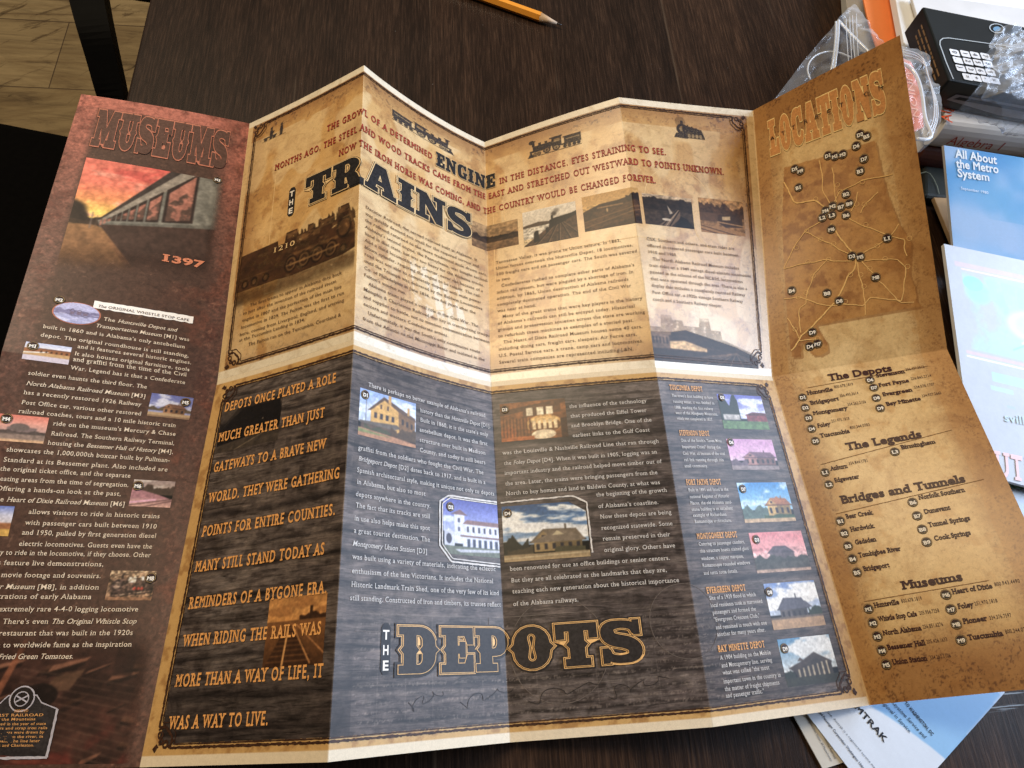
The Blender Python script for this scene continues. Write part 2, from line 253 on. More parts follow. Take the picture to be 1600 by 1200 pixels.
["depot_heading", "depots", "slab", "orange", 0.62, 0.0038, [[4.0972, 4.3576, 1.6748, "EVERGREEN DEPOT"]]],
["depot_caption", "depots", "serif", "white", 0.82, None, [[4.1066, 4.4189, 1.6922, "Site of a 1929 flood in which"], [4.1062, 4.4529, 1.7115, "local residents took in marooned"], [4.1106, 4.3983, 1.73, "passengers and formed the"], [4.1109, 4.4138, 1.7487, "\"Evergreen Crescent Club,\""], [4.1145, 4.4505, 1.7686, "and remained in touch with one"], [4.1148, 4.4317, 1.7864, "another for many years after."]]],
["depot_heading", "depots", "slab", "orange", 0.62, 0.0038, [[4.1053, 4.4056, 1.8256, "BAY MINETTE DEPOT"]]],
["depot_caption", "depots", "serif", "white", 0.82, None, [[4.1088, 4.433, 1.8448, "A 1904 building on the Mobile"], [4.1085, 4.4304, 1.8639, "and Montgomery line, serving"], [4.1087, 4.4034, 1.8816, "what was called \"the most"], [4.1038, 4.466, 1.9026, "important town in the country in"], [4.1035, 4.447, 1.9209, "the matter of freight shipments"], [4.1031, 4.3408, 1.9369, "and passenger traffic.\""]]],
["section_heading", "locations", "fat", "maroon", 1.25, 0.0054, [[5.3152, 5.6723, 1.0476, "The Depots"]]],
["place_list", "locations", "fat", "maroon", 1.2, 0.003, [[5.1689, 5.3178, 1.0846, "Huntsville"], [5.169, 5.3332, 1.1202, "Bridgeport"], [5.168, 5.362, 1.1571, "Montgomery"], [5.1705, 5.2421, 1.2006, "Foley"], [5.1684, 5.335, 1.2351, "Tuscumbia"]]],
["telephone_list", "locations", "serif", "maroon", 1.0, 0.0022, [[5.3294, 5.4382, 1.0765, "800.678.1819"], [5.3447, 5.4491, 1.1108, "256.495.3614"], [5.37, 5.4745, 1.1449, "334.262.2106"], [5.2547, 5.3564, 1.1918, "251.970.1818"], [5.3429, 5.4528, 1.2239, "800.344.0783"]]],
["place_list", "locations", "fat", "maroon", 1.2, 0.003, [[5.5753, 5.7329, 1.0623, "Stevenson"], [5.5716, 5.7365, 1.0974, "Fort Payne"], [5.5734, 5.7348, 1.132, "Evergreen"], [5.5739, 5.76, 1.1674, "Bay Minette"]]],
["telephone_list", "locations", "serif", "maroon", 1.0, 0.0022, [[5.7428, 5.8439, 1.0559, "256.437.3012"], [5.7509, 5.8604, 1.0918, "256.845.2714"], [5.749, 5.8589, 1.1244, "334.578.1707"], [5.7709, 5.8749, 1.1588, "334.937.2665"]]],
["section_heading", "locations", "fat", "maroon", 1.25, 0.0054, [[5.2885, 5.6948, 1.2905, "The Legends"]]],
["place_list", "locations", "fat", "maroon", 1.2, 0.003, [[5.17, 5.2634, 1.3453, "Auburn"]]],
["telephone_list", "locations", "serif", "maroon", 1.0, 0.0022, [[5.2746, 5.3798, 1.3377, "334.844.1781"]]],
["place_list", "locations", "fat", "maroon", 1.2, 0.003, [[5.1704, 5.3062, 1.3839, "Edgewater"]]],
["place_list", "locations", "fat", "maroon", 1.2, 0.003, [[5.5694, 5.7473, 1.3176, "Birmingham"]]],
["section_heading", "locations", "fat", "maroon", 1.25, 0.0054, [[5.172, 5.8169, 1.4517, "Bridges and Tunnels"]]],
["place_list", "locations", "fat", "maroon", 1.2, 0.003, [[5.1723, 5.3141, 1.4982, "Bear Creek"], [5.1749, 5.2985, 1.5375, "Hardwick"], [5.1775, 5.2894, 1.5765, "Gadsden"], [5.1757, 5.3945, 1.6143, "Tombigbee River"], [5.1782, 5.3137, 1.6541, "Bridgeport"]]],
["place_list", "locations", "fat", "maroon", 1.2, 0.003, [[5.5672, 5.7944, 1.4797, "Norfolk Southern"], [5.5683, 5.6972, 1.5233, "Dunavant"], [5.5665, 5.7682, 1.5626, "Tunnel Springs"], [5.5705, 5.7451, 1.6029, "Cook Springs"]]],
["section_heading", "locations", "fat", "maroon", 1.25, 0.0054, [[5.3411, 5.6335, 1.7205, "Museums"]]],
["place_list", "locations", "fat", "maroon", 1.2, 0.003, [[5.1748, 5.3026, 1.7564, "Huntsville"], [5.1762, 5.3685, 1.7937, "Whistle Stop Cafe"], [5.1767, 5.3675, 1.831, "North Alabama"], [5.1762, 5.3626, 1.8692, "Bessemer Hall"], [5.1797, 5.347, 1.9073, "Union Station"]]],
["telephone_list", "locations", "serif", "maroon", 1.0, 0.0022, [[5.3149, 5.4165, 1.7544, "800.678.1819"], [5.3805, 5.4765, 1.7921, "205.956.7258"], [5.3764, 5.4727, 1.828, "256.851.6276"], [5.3714, 5.4688, 1.8665, "205.426.1633"], [5.3617, 5.4584, 1.9063, "334.262.1106"]]],
["place_list", "locations", "fat", "maroon", 1.2, 0.003, [[5.5643, 5.747, 1.7517, "Heart of Dixie"], [5.5661, 5.6352, 1.7909, "Foley"], [5.5652, 5.6723, 1.8298, "Pioneer"], [5.5612, 5.7149, 1.871, "Tuscumbia"]]],
["telephone_list", "locations", "serif", "maroon", 1.0, 0.0022, [[5.7587, 5.8695, 1.7481, "800.943.4490"], [5.6434, 5.745, 1.7888, "251.970.1818"], [5.683, 5.7785, 1.829, "334.376.7597"], [5.7264, 5.8303, 1.8673, "800.344.0783"]]]]
BADGES = [
["locations", 5.1381, 1.0904, "D1", "list"],
["locations", 5.1348, 1.1269, "D2", "list"],
["locations", 5.1351, 1.1632, "D3", "list"],
["locations", 5.1343, 1.2011, "D4", "list"],
["locations", 5.1349, 1.2429, "D5", "list"],
["locations", 5.5355, 1.0674, "D6", "list"],
["locations", 5.5413, 1.0968, "D7", "list"],
["locations", 5.5354, 1.1339, "D8", "list"],
["locations", 5.5363, 1.1711, "D9", "list"],
["locations", 5.1347, 1.3476, "L1", "list"],
["locations", 5.1352, 1.387, "L2", "list"],
["locations", 5.532, 1.3215, "L3", "list"],
["locations", 5.1368, 1.5017, "B1", "list"],
["locations", 5.1373, 1.5388, "B2", "list"],
["locations", 5.1368, 1.577, "B3", "list"],
["locations", 5.1396, 1.615, "B4", "list"],
["locations", 5.1414, 1.6541, "B5", "list"],
["locations", 5.5313, 1.484, "B6", "list"],
["locations", 5.5297, 1.525, "B7", "list"],
["locations", 5.5313, 1.5655, "B8", "list"],
["locations", 5.5308, 1.603, "B9", "list"],
["locations", 5.1428, 1.7567, "M1", "list"],
["locations", 5.1435, 1.795, "M2", "list"],
["locations", 5.1452, 1.8311, "M3", "list"],
["locations", 5.1459, 1.8683, "M4", "list"],
["locations", 5.1465, 1.9047, "M5", "list"],
["locations", 5.5328, 1.7503, "M6", "list"],
["locations", 5.5322, 1.7895, "M7", "list"],
["locations", 5.5316, 1.8279, "M8", "list"],
["locations", 5.529, 1.8686, "M9", "list"],
["locations", 5.6979, 0.2513, "D2", "map"],
["locations", 5.7332, 0.2648, "B5", "map"],
["locations", 5.6658, 0.284, "D6", "map"],
["locations", 5.4886, 0.2829, "D1", "map"],
["locations", 5.5313, 0.2934, "M1", "map"],
["locations", 5.5792, 0.2959, "M3", "map"],
["locations", 5.6996, 0.3337, "D7", "map"],
["locations", 5.6673, 0.3691, "B3", "map"],
["locations", 5.2652, 0.2885, "D5", "map"],
["locations", 5.3017, 0.3026, "M9", "map"],
["locations", 5.2769, 0.3592, "B1", "map"],
["locations", 5.5656, 0.4308, "B2", "map"],
["locations", 5.4753, 0.4587, "M2", "map"],
["locations", 5.4289, 0.4672, "M4", "map"],
["locations", 5.5248, 0.4686, "B7", "map"],
["locations", 5.5767, 0.4656, "B9", "map"],
["locations", 5.4039, 0.4883, "L2", "map"],
["locations", 5.4643, 0.4884, "L3", "map"],
["locations", 5.5485, 0.501, "B6", "map"],
["locations", 5.4495, 0.5355, "M6", "map"],
["locations", 5.7642, 0.6091, "L1", "map"],
["locations", 5.5494, 0.6417, "D3", "map"],
["locations", 5.5969, 0.6499, "M5", "map"],
["locations", 5.6678, 0.7274, "M8", "map"],
["locations", 5.1639, 0.7162, "B4", "map"],
["locations", 5.3748, 0.7488, "B8", "map"],
["locations", 5.4404, 0.7824, "D8", "map"],
["locations", 5.2613, 0.872, "D9", "map"],
["locations", 5.2374, 0.9181, "D4", "map"],
["locations", 5.2838, 0.9137, "M7", "map"],
["museums", 0.1809, 0.8178, "M2", "pic"],
["museums", 0.8549, 0.2752, "M3", "pic"],
["museums", 0.1226, 0.9748, "M1", "pic"],
["museums", 0.8635, 1.0835, "M5", "pic"],
["museums", 0.0824, 1.1788, "M4", "pic"],
["museums", 0.7235, 1.3345, "M6", "pic"],
["museums", 0.875, 1.5741, "M8", "pic"],
["depots", 2.0901, 1.1506, "D1", "pic"],
["depots", 2.6643, 1.4142, "D2", "pic"],
["depots", 3.0774, 1.0968, "D3", "pic"],
["depots", 3.0552, 1.4168, "D4", "pic"],
["depots", 4.4936, 1.0885, "D5", "pic"],
["depots", 4.4836, 1.2378, "D6", "pic"],
["depots", 4.4958, 1.3851, "D7", "pic"],
["depots", 4.5097, 1.5361, "D3", "pic"],
["depots", 4.5148, 1.6839, "D8", "pic"],
["depots", 4.5305, 1.834, "D9", "pic"]]
PHOTOS = [
["museums", "sunset", 0.1244, 0.2766, 0.8605, 0.7349],
["museums", "storefront", 0.0878, 0.9632, 0.2883, 1.0149],
["museums", "hotel", 0.6923, 1.0668, 0.8986, 1.1354],
["museums", "pinkdome", 0.0499, 1.1672, 0.2585, 1.2376],
["museums", "pinkrails", 0.6993, 1.3178, 0.8956, 1.3902],
["museums", "fieldsky", 0.0181, 1.4029, 0.1984, 1.4771],
["museums", "engine", 0.6852, 1.557, 0.8968, 1.6295],
["museums", "rubble", 0.0851, 1.701, 0.9684, 1.9917],
["trains", "loco1210", 1.0715, 0.5869, 1.9802, 0.7642],
["trains", "sepia_a", 2.8741, 0.3913, 3.2234, 0.4977],
["trains", "sepia_b", 3.259, 0.3723, 3.6271, 0.514],
["trains", "sepia_c", 3.6716, 0.3645, 4.0494, 0.5003],
["trains", "sepia_d", 4.0733, 0.3821, 4.4504, 0.4983],
["trains", "sepia_e", 4.504, 0.3731, 4.8622, 0.5044],
["trains", "shed", 4.0013, 0.8334, 4.8811, 0.9768],
["trains", "wide_engine", 2.2211, 0.0852, 2.7485, 0.1222],
["trains", "old_engine", 3.3205, 0.0801, 3.7187, 0.1475],
["trains", "front_engine", 4.3718, 0.0528, 4.6093, 0.1441],
["trains", "handcar", 1.1446, 0.063, 1.3532, 0.1244],
["depots", "darkhouse", 1.0947, 1.1025, 1.5323, 1.2316],
["depots", "rails", 1.6107, 1.6544, 1.9406, 1.8076],
["depots", "house", 2.0588, 1.1336, 2.4337, 1.265],
["depots", "mission", 2.6172, 1.3911, 2.997, 1.5417],
["depots", "interior", 3.0462, 1.0776, 3.4427, 1.2009],
["depots", "bluesky", 3.0227, 1.3969, 3.4947, 1.5543],
["depots", "small_a", 4.4589, 1.0772, 4.8411, 1.1933],
["depots", "small_b", 4.4546, 1.2272, 4.8324, 1.3258],
["depots", "small_c", 4.459, 1.3662, 4.8516, 1.4867],
["depots", "small_d", 4.4661, 1.5165, 4.8663, 1.6312],
["depots", "small_e", 4.4898, 1.6611, 4.8591, 1.7853],
["depots", "small_f", 4.4963, 1.8102, 4.858, 1.931]]
TITLES = [
["trains_title", "trains", 1.5765, 2.8628, 0.4765, 0.3707, "TRAINS"],
["depots_title", "depots", 2.3421, 3.7026, 1.8318, 1.7292, "DEPOTS"],
["museums_title", "museums", 0.1279, 0.8883, 0.2203, 0.064, "MUSEUMS"],
["locations_title", "locations", 5.111, 5.8677, 0.2066, 0.0778, "LOCATIONS"],
["engine_word", "trains", 2.5872, 3.073, 0.2263, 0.1667, "ENGINE"]]
MAP_OUTLINE = [[5.1929, 0.2697], [5.3464, 0.276], [5.5128, 0.2853], [5.7767, 0.2883], [5.7867, 0.3792], [5.7987, 0.4615], [5.8431, 0.5733], [5.8936, 0.6427], [5.8762, 0.6823], [5.8571, 0.7429], [5.8779, 0.7871], [5.8744, 0.8287], [5.8979, 0.8479], [5.2885, 0.8504], [5.3125, 0.8835], [5.3402, 0.9146], [5.3419, 0.9431], [5.2984, 0.9543], [5.25, 0.9521], [5.2246, 0.9257], [5.1909, 0.9005], [5.1822, 0.9503], [5.126, 0.9452], [5.1195, 0.8155], [5.1286, 0.634], [5.1432, 0.4719]]
ROADS = [
[[5.4291, 0.2874], [5.4277, 0.4013], [5.4647, 0.4525]],
[[5.1829, 0.3233], [5.2322, 0.4104], [5.366, 0.4185], [5.4309, 0.4585]],
[[5.4496, 0.5176], [5.4856, 0.5672], [5.5504, 0.6375], [5.5628, 0.6652], [5.5447, 0.6936], [5.5157, 0.7032], [5.4134, 0.7839], [5.2696, 0.8485], [5.1966, 0.8679], [5.1257, 0.9231]],
[[5.4015, 0.4992], [5.2862, 0.5211], [5.2103, 0.5705], [5.1286, 0.634]],
[[5.2862, 0.5211], [5.3674, 0.5622], [5.4415, 0.588], [5.5291, 0.6304]],
[[5.1286, 0.634], [5.2729, 0.6291], [5.3992, 0.636], [5.4283, 0.6464], [5.5453, 0.6587]],
[[5.5577, 0.5112], [5.6445, 0.5499], [5.7684, 0.5927], [5.8764, 0.6259], [5.8522, 0.65], [5.8588, 0.6802]],
[[5.5985, 0.6435], [5.6928, 0.6275], [5.7642, 0.6091], [5.8395, 0.5728]],
[[5.6153, 0.6673], [5.7254, 0.6744], [5.7971, 0.681], [5.8429, 0.7139], [5.8246, 0.7433], [5.8055, 0.7897], [5.7907, 0.8198]],
[[5.5991, 0.6566], [5.631, 0.6952], [5.6678, 0.7274], [5.7907, 0.8198], [5.8595, 0.8313]],
[[5.5776, 0.667], [5.5748, 0.7102], [5.5839, 0.7502], [5.5837, 0.7978], [5.5799, 0.8448]],
[[5.3992, 0.636], [5.2945, 0.6816], [5.2729, 0.7105], [5.2407, 0.7339], [5.2324, 0.7779], [5.1961, 0.783], [5.1928, 0.8675]],
[[5.1115, 0.74], [5.1911, 0.7442], [5.304, 0.7722], [5.397, 0.7888], [5.4654, 0.7895], [5.5797, 0.8146], [5.6307, 0.7877], [5.6794, 0.7994], [5.7907, 0.8198]],
[[5.4753, 0.4587], [5.5213, 0.4169], [5.6614, 0.4071], [5.7555, 0.4121], [5.849, 0.4108]],
[[5.5015, 0.4494], [5.5111, 0.3928], [5.5023, 0.3284]],
[[5.6349, 0.4354], [5.6094, 0.4751], [5.5817, 0.4927]],
[[5.636, 0.5074], [5.6539, 0.4819], [5.7521, 0.4542]],
[[5.1205, 0.8089], [5.1527, 0.8525], [5.1841, 0.8955]],
[[5.1841, 0.8955], [5.2792, 0.8979]]]
RULES = [
[[5.1833, 1.0598], [5.8661, 1.0507]],
[[5.1232, 1.3212], [5.85, 1.2846]],
[[5.1246, 1.4789], [5.9003, 1.4538]],
[[5.1312, 1.7363], [5.7426, 1.7311]]]
ATTRACTION = [[5.1356, 0.1519, "A"], [5.2159, 0.1504, "T"], [5.2905, 0.1455, "T"], [5.3761, 0.1437, "R"], [5.4507, 0.1422, "A"], [5.5315, 0.1424, "C"], [5.6152, 0.1393, "T"], [5.6924, 0.1374, "I"], [5.7708, 0.1383, "O"], [5.8553, 0.1367, "N"]]
MISC = {"number1397": [[0.6139, 0.6242], [0.8441, 0.6265]], "number1210": [[1.3363, 0.5985], [1.5209, 0.6009]], "banner": [[0.3397, 0.8118], [0.8332, 0.797], [0.831, 0.8173], [0.353, 0.8344]], "ell": [[0.2728, 0.8536], [0.3852, 0.8505], [0.2741, 0.8919]], "the_trains": [[1.4507, 0.3816], [1.47, 0.4882]], "the_depots": [[2.2648, 1.727], [2.2714, 1.8282]], "plaque": [[0.4186, 1.8575], [0.5687, 1.8748], [0.5813, 1.9794], [0.2178, 1.9849]], "octagon": [[2.5911, 1.4027], [2.6527, 1.3827], [3.0034, 1.3847], [2.9982, 1.5661], [2.6697, 1.5591], [2.5959, 1.5216]], "octagon2": [[3.0329, 1.3859], [3.4318, 1.3813], [3.4892, 1.4003], [3.5015, 1.5422]]}
# ------------------------------------------------------------------ the folded sheet: page coordinates (u panels across, v panels down) to space
PW, PH = 0.1179, 0.229
SAG = [(.0015, .001), (-.001, -.001), (-.0045, -.002), (.0012, .001), (-.0005, .0005), (.001, -.002)]
GV = np.array(GRID_POINTS)
_VN = np.zeros((6, 2, 3))
for _i in range(6):
    for _j in range(2):
        _n = np.cross(GV[_i+1, _j]-GV[_i, _j], GV[_i, _j]-GV[_i, _j+1]); _n /= np.linalg.norm(_n)
        _VN[_i, _j] = _n if _n[2] > 0 else -_n
_SG = np.array(SAG)
def S(u, v):
    u = np.asarray(u, float); v = np.asarray(v, float)
    i = np.clip(np.floor(u), 0, 5).astype(int); j = np.clip(np.floor(v), 0, 1).astype(int)
    s = (u-i)[..., None]; t = (v-j)[..., None]
    P = GV[i, j]*(1-s)*(1-t)+GV[i+1, j]*s*(1-t)+GV[i, j+1]*(1-s)*t+GV[i+1, j+1]*s*t
    sc = np.clip(s, 0, 1)
    sag = (_SG[i, 0][..., None]*(1-v[..., None]/2)+_SG[i, 1][..., None]*v[..., None]/2)*4*sc*(1-sc)
    return P+_VN[i, j]*sag
def SN(u, v, h=0.012):
    d1 = S(np.minimum(u+h, 6), v)-S(np.maximum(u-h, 0), v); d2 = S(u, np.minimum(v+h, 2))-S(u, np.maximum(v-h, 0))
    n = np.cross(d2, d1); n /= np.linalg.norm(n, axis=-1, keepdims=True)
    n[n[..., 2] < 0] *= -1
    return n
LIFT = 0.00011
def on_page(u, v, layer):
    u = np.asarray(u, float); v = np.asarray(v, float)
    return S(u, v)+SN(u, v)*(LIFT*np.asarray(layer, float)[..., None] if np.ndim(layer) else LIFT*layer)

def page_mesh(name, uv, tris, layers, mi, mats, parent, cut=None):
    """flat artwork in page coordinates, cut at the folds, laid on the paper"""
    uv = np.asarray(uv, float); lay = np.asarray(layers, float)
    keep = np.clip(uv, (0.004, 0.004), (5.996, 1.996)); uv = keep
    bm = bmesh.new(); vs = [bm.verts.new((a, b, l)) for (a, b), l in zip(uv, lay)]
    for t, m in zip(tris, mi):
        try: f = bm.faces.new([vs[k] for k in t]); f.material_index = int(m)
        except ValueError: pass
    us = [k for k in range(1, 6) if uv[:, 0].min() < k < uv[:, 0].max()]
    if cut: us += list(np.arange(math.ceil(uv[:, 0].min()*cut), math.floor(uv[:, 0].max()*cut)+1)/cut)
    for k in sorted(set(us)):
        bmesh.ops.bisect_plane(bm, geom=list(bm.verts)+list(bm.edges)+list(bm.faces), plane_co=(k, 0, 0), plane_no=(1, 0, 0), dist=1e-6)
    if uv[:, 1].min() < 1 < uv[:, 1].max():
        bmesh.ops.bisect_plane(bm, geom=list(bm.verts)+list(bm.edges)+list(bm.faces), plane_co=(0, 1, 0), plane_no=(0, 1, 0), dist=1e-6)
    co = np.array([v.co for v in bm.verts])
    P = on_page(co[:, 0], co[:, 1], co[:, 2])
    for v, p in zip(bm.verts, P): v.co = p
    bmesh.ops.recalc_face_normals(bm, faces=bm.faces)
    for f in bm.faces:
        if f.normal.z < 0: f.normal_flip()
    return from_bm(name, bm, mats, parent)

def grid_mesh(name, us, vs, rgba, mats, parent, layer=0):
    U, V = np.meshgrid(us, vs); P = on_page(U, V, layer) if layer else S(U, V)
    o = colour_grid(name, P, rgba, mats, parent)
    a = o.data.attributes.new('page_position', 'FLOAT_VECTOR', 'POINT'); a.data.foreach_set('vector', np.stack([U*PW, V*PH, 0*U], -1).reshape(-1).astype(np.float32))
    return o

def colour_grid(name, P, rgba, mats, parent=None):
    h, w = P.shape[:2]
    me = bpy.data.meshes.new(name)
    idx = np.arange(h*w).reshape(h, w)
    q = np.stack([idx[1:, :-1], idx[1:, 1:], idx[:-1, 1:], idx[:-1, :-1]], -1).reshape(-1, 4)
    me.vertices.add(h*w); me.vertices.foreach_set('co', P.reshape(-1).astype(np.float32))
    me.loops.add(q.size); me.loops.foreach_set('vertex_index', q.reshape(-1).astype(np.int32))
    me.polygons.add(len(q)); me.polygons.foreach_set('loop_start', np.arange(0, q.size, 4, dtype=np.int32))
    me.update(calc_edges=True)
    a = me.color_attributes.new('print_colour', 'FLOAT_COLOR', 'POINT')
    c = np.ones((h, w, 4), np.float32); c[..., :rgba.shape[-1]] = rgba
    a.data.foreach_set('color', c.reshape(-1))
    return link(name, me, mats, parent)

# ------------------------------------------------------------------ numbers for the printed pictures
RNG = np.random.default_rng(7)
def vnoise(x, y, seed=0, octaves=5, gain=0.55):
    """smooth value noise, 0..1"""
    tot = 0; amp = 1; s = 0
    for o in range(octaves):
        r = np.random.default_rng(seed*131+o).random((257, 257))
        xi = np.floor(x).astype(int); yi = np.floor(y).astype(int); fx = x-xi; fy = y-yi
        fx = fx*fx*(3-2*fx); fy = fy*fy*(3-2*fy); g = lambda a, b: r[a % 257, b % 257]
        tot = tot+amp*(g(xi, yi)*(1-fx)*(1-fy)+g(xi+1, yi)*fx*(1-fy)+g(xi, yi+1)*(1-fx)*fy+g(xi+1, yi+1)*fx*fy)
        s += amp; amp *= gain; x = x*2.03+17.3; y = y*2.03+9.1
    return tot/s
def sstep(a, b, x):
    t = np.clip((x-a)/(b-a), 0, 1); return t*t*(3-2*t)
def blend(base, col, a):
    return base*(1-a[..., None])+np.asarray(col, float)*a[..., None]

class Pic:
    """a little printed picture painted on a w x h grid of points"""
    def __init__(s, w, h, ss=3):
        s.w, s.h, s.ss = w, h, ss
        s.X, s.Y = np.meshgrid((np.arange(w*ss)+.5)/(w*ss), (np.arange(h*ss)+.5)/(h*ss))
        s.c = np.zeros((h*ss, w*ss, 3)); s.a = np.ones((h*ss, w*ss))
    def put(s, mask, col, op=1.0):
        s.c = blend(s.c, col, np.clip(mask*op, 0, 1)); return s
    def grad(s, stops, y0=0, y1=1):
        t = np.clip((s.Y-y0)/(y1-y0), 0, 1); ps = [p for p, _ in stops]
        g = np.stack([np.interp(t, ps, [c[k] for _, c in stops]) for k in range(3)], -1)
        m = (s.Y >= y0) & (s.Y <= y1); s.c[m] = g[m]; return s
    def rect(s, x0, y0, x1, y1, col, op=1.0): return s.put(((s.X > x0) & (s.X < x1) & (s.Y > y0) & (s.Y < y1))*1.0, col, op)
    def pmask(s, pts):
        m = np.zeros(s.X.shape, bool); n = len(pts)
        for i in range(n):
            (x0, y0), (x1, y1) = pts[i], pts[(i+1) % n]
            if y0 == y1: continue
            c = ((s.Y >= min(y0, y1)) & (s.Y < max(y0, y1))); m ^= c & (s.X < x0+(s.Y-y0)*(x1-x0)/(y1-y0))
        return m*1.0
    def poly(s, pts, col, op=1.0): return s.put(s.pmask(pts), col, op)
    def ell(s, x, y, rx, ry, col, op=1.0, soft=0.0):
        d = np.sqrt(((s.X-x)/rx)**2+((s.Y-y)/ry)**2)
        return s.put((d < 1)*1.0 if not soft else 1-sstep(1-soft, 1+soft, d), col, op)
    def line(s, x0, y0, x1, y1, wd, col, op=1.0):
        dx, dy = x1-x0, y1-y0; L = dx*dx+dy*dy+1e-9
        t = np.clip(((s.X-x0)*dx+(s.Y-y0)*dy)/L, 0, 1)
        d = np.hypot(s.X-x0-t*dx, s.Y-y0-t*dy); return s.put((d < wd)*1.0, col, op)
    def clouds(s, col, y0, y1, sc=3, seed=1, th=0.5, op=0.9, st=1.8):
        n = vnoise(s.X*sc, s.Y*sc*st, seed, 5); m = sstep(th, th+.14, n)*((s.Y >= y0) & (s.Y <= y1)); return s.put(m, col, op)
    def trees(s, x0, x1, y, h, col, seed=1, op=1.0, base=None):
        t = y-h*(0.45+0.9*(vnoise(s.X*9+seed, s.X*0+seed, seed, 4)-.25)); b = y if base is None else base
        return s.put(((s.X > x0) & (s.X < x1) & (s.Y > t) & (s.Y < b))*1.0, col, op)
    def mottle(s, amp=0.25, sc=14, seed=3, y0=0, y1=1):
        n = vnoise(s.X*sc, s.Y*sc, seed, 5)-.5; m = ((s.Y >= y0) & (s.Y <= y1))[..., None]
        s.c = np.clip(np.where(m, s.c*(1+2*amp*n[..., None]), s.c), 0, 255); return s
    def done(s, grain=.55):
        g = .55*vnoise(s.X*34+3, s.Y*34*s.h/s.w, 91, 3)+.45*vnoise(s.X*90, s.Y*90*s.h/s.w, 92, 2)-.5     # grain and soft focus of old prints
        s.c = np.clip(s.c*(1+grain*g[..., None]), 0, 255)
        k = np.array([.25, .5, .25]); st = max(1, s.ss-1)
        for ax in (0, 1): s.c = sum(kk*np.roll(s.c, sh*st, ax) if 0 else kk*np.take(s.c, np.clip(np.arange(s.c.shape[ax])+sh*st, 0, s.c.shape[ax]-1), ax) for kk, sh in zip(k, (-1, 0, 1)))
        f = lambda q: q.reshape(s.h, s.ss, s.w, s.ss, -1).mean((1, 3))
        return np.concatenate([lin(f(s.c)), f(s.a[..., None])], -1)

def house(p, x0, x1, yb, ye, wall, roof, side=None, rh=.16, n=4, win=(40, 36, 40)):
    """a low gabled depot with eaves, windows and porch"""
    side = side or tuple(np.array(wall)*.7); xm = x0+(x1-x0)*.42
    p.rect(x0, ye, xm, yb, wall); p.rect(xm, ye, x1, yb, side)
    p.poly([(x0-.04, ye+.02), (x0+(xm-x0)*.5, ye-rh), (x1-.06, ye-rh*.9), (x1+.04, ye+.03)], roof)
    p.poly([(x0-.01, ye+.02), (x0+(xm-x0)*.5, ye-rh*.82), (xm+.01, ye+.02)], wall, .8)
    p.rect(x0-.05, ye+.01, x1+.05, ye+.035, tuple(np.array(roof)*.6))
    for k in range(n):
        a = x0+(x1-x0)*(k+.3)/n; p.rect(a, ye+(yb-ye)*.3, a+(x1-x0)*.4/n, ye+(yb-ye)*.8, win)
    p.rect(x0+(xm-x0)*.4, ye-rh*.45, x0+(xm-x0)*.6, ye-rh*.15, win)
    p.rect(x0+(x1-x0)*.66, ye-rh*1.35, x0+(x1-x0)*.7, ye-rh*.8, tuple(np.array(roof)*.8))
    return p

def steam_engine(p, x0, x1, y0, y1, col, flip=False, tender=True, detail=(150, 140, 130)):
    """side view of an engraved locomotive"""
    def X(a): return x0+(x1-x0)*((1-a) if flip else a)
    def Y(b): return y0+(y1-y0)*b
    def R(a, b, c, d, q=col): p.rect(min(X(a), X(c)), Y(b), max(X(a), X(c)), Y(d), q)
    bl = .36 if tender else .08
    R(bl+.16, .34, .90, .62); R(bl, .16, bl+.18, .74); R(bl-.02, .12, bl+.22, .18)
    R(.86, .02, .91, .36); R(.84, .02, .93, .08); R(.74, .2, .79, .36); R(.62, .22, .67, .36); R(bl+.2, .6, .96, .72)
    R(bl+.03, .26, bl+.14, .44, detail)
    p.poly([(X(.94), Y(.66)), (X(1.0), Y(.98)), (X(.88), Y(.98))], col)
    rx = abs(x1-x0)
    for a, r in ((bl+.1, .17), (bl+.28, .17), (bl+.43, .1), (.86, .1)):
        p.ell(X(a), Y(.95-r), rx*r*.42, (y1-y0)*r, col); p.ell(X(a), Y(.95-r), rx*r*.27, (y1-y0)*r*.64, detail); p.ell(X(a), Y(.95-r), rx*r*.1, (y1-y0)*r*.3, col)
    if tender:
        R(0, .3, bl-.05, .68); R(0, .26, bl-.03, .32); R(0, .66, bl, .76)
        for a in (.05, .13, .22, .3): p.ell(X(a), Y(.85), rx*.035, (y1-y0)*.1, col)
        R(.03, .42, bl-.08, .48, detail)
    R(0, .96, 1, 1.0); return p
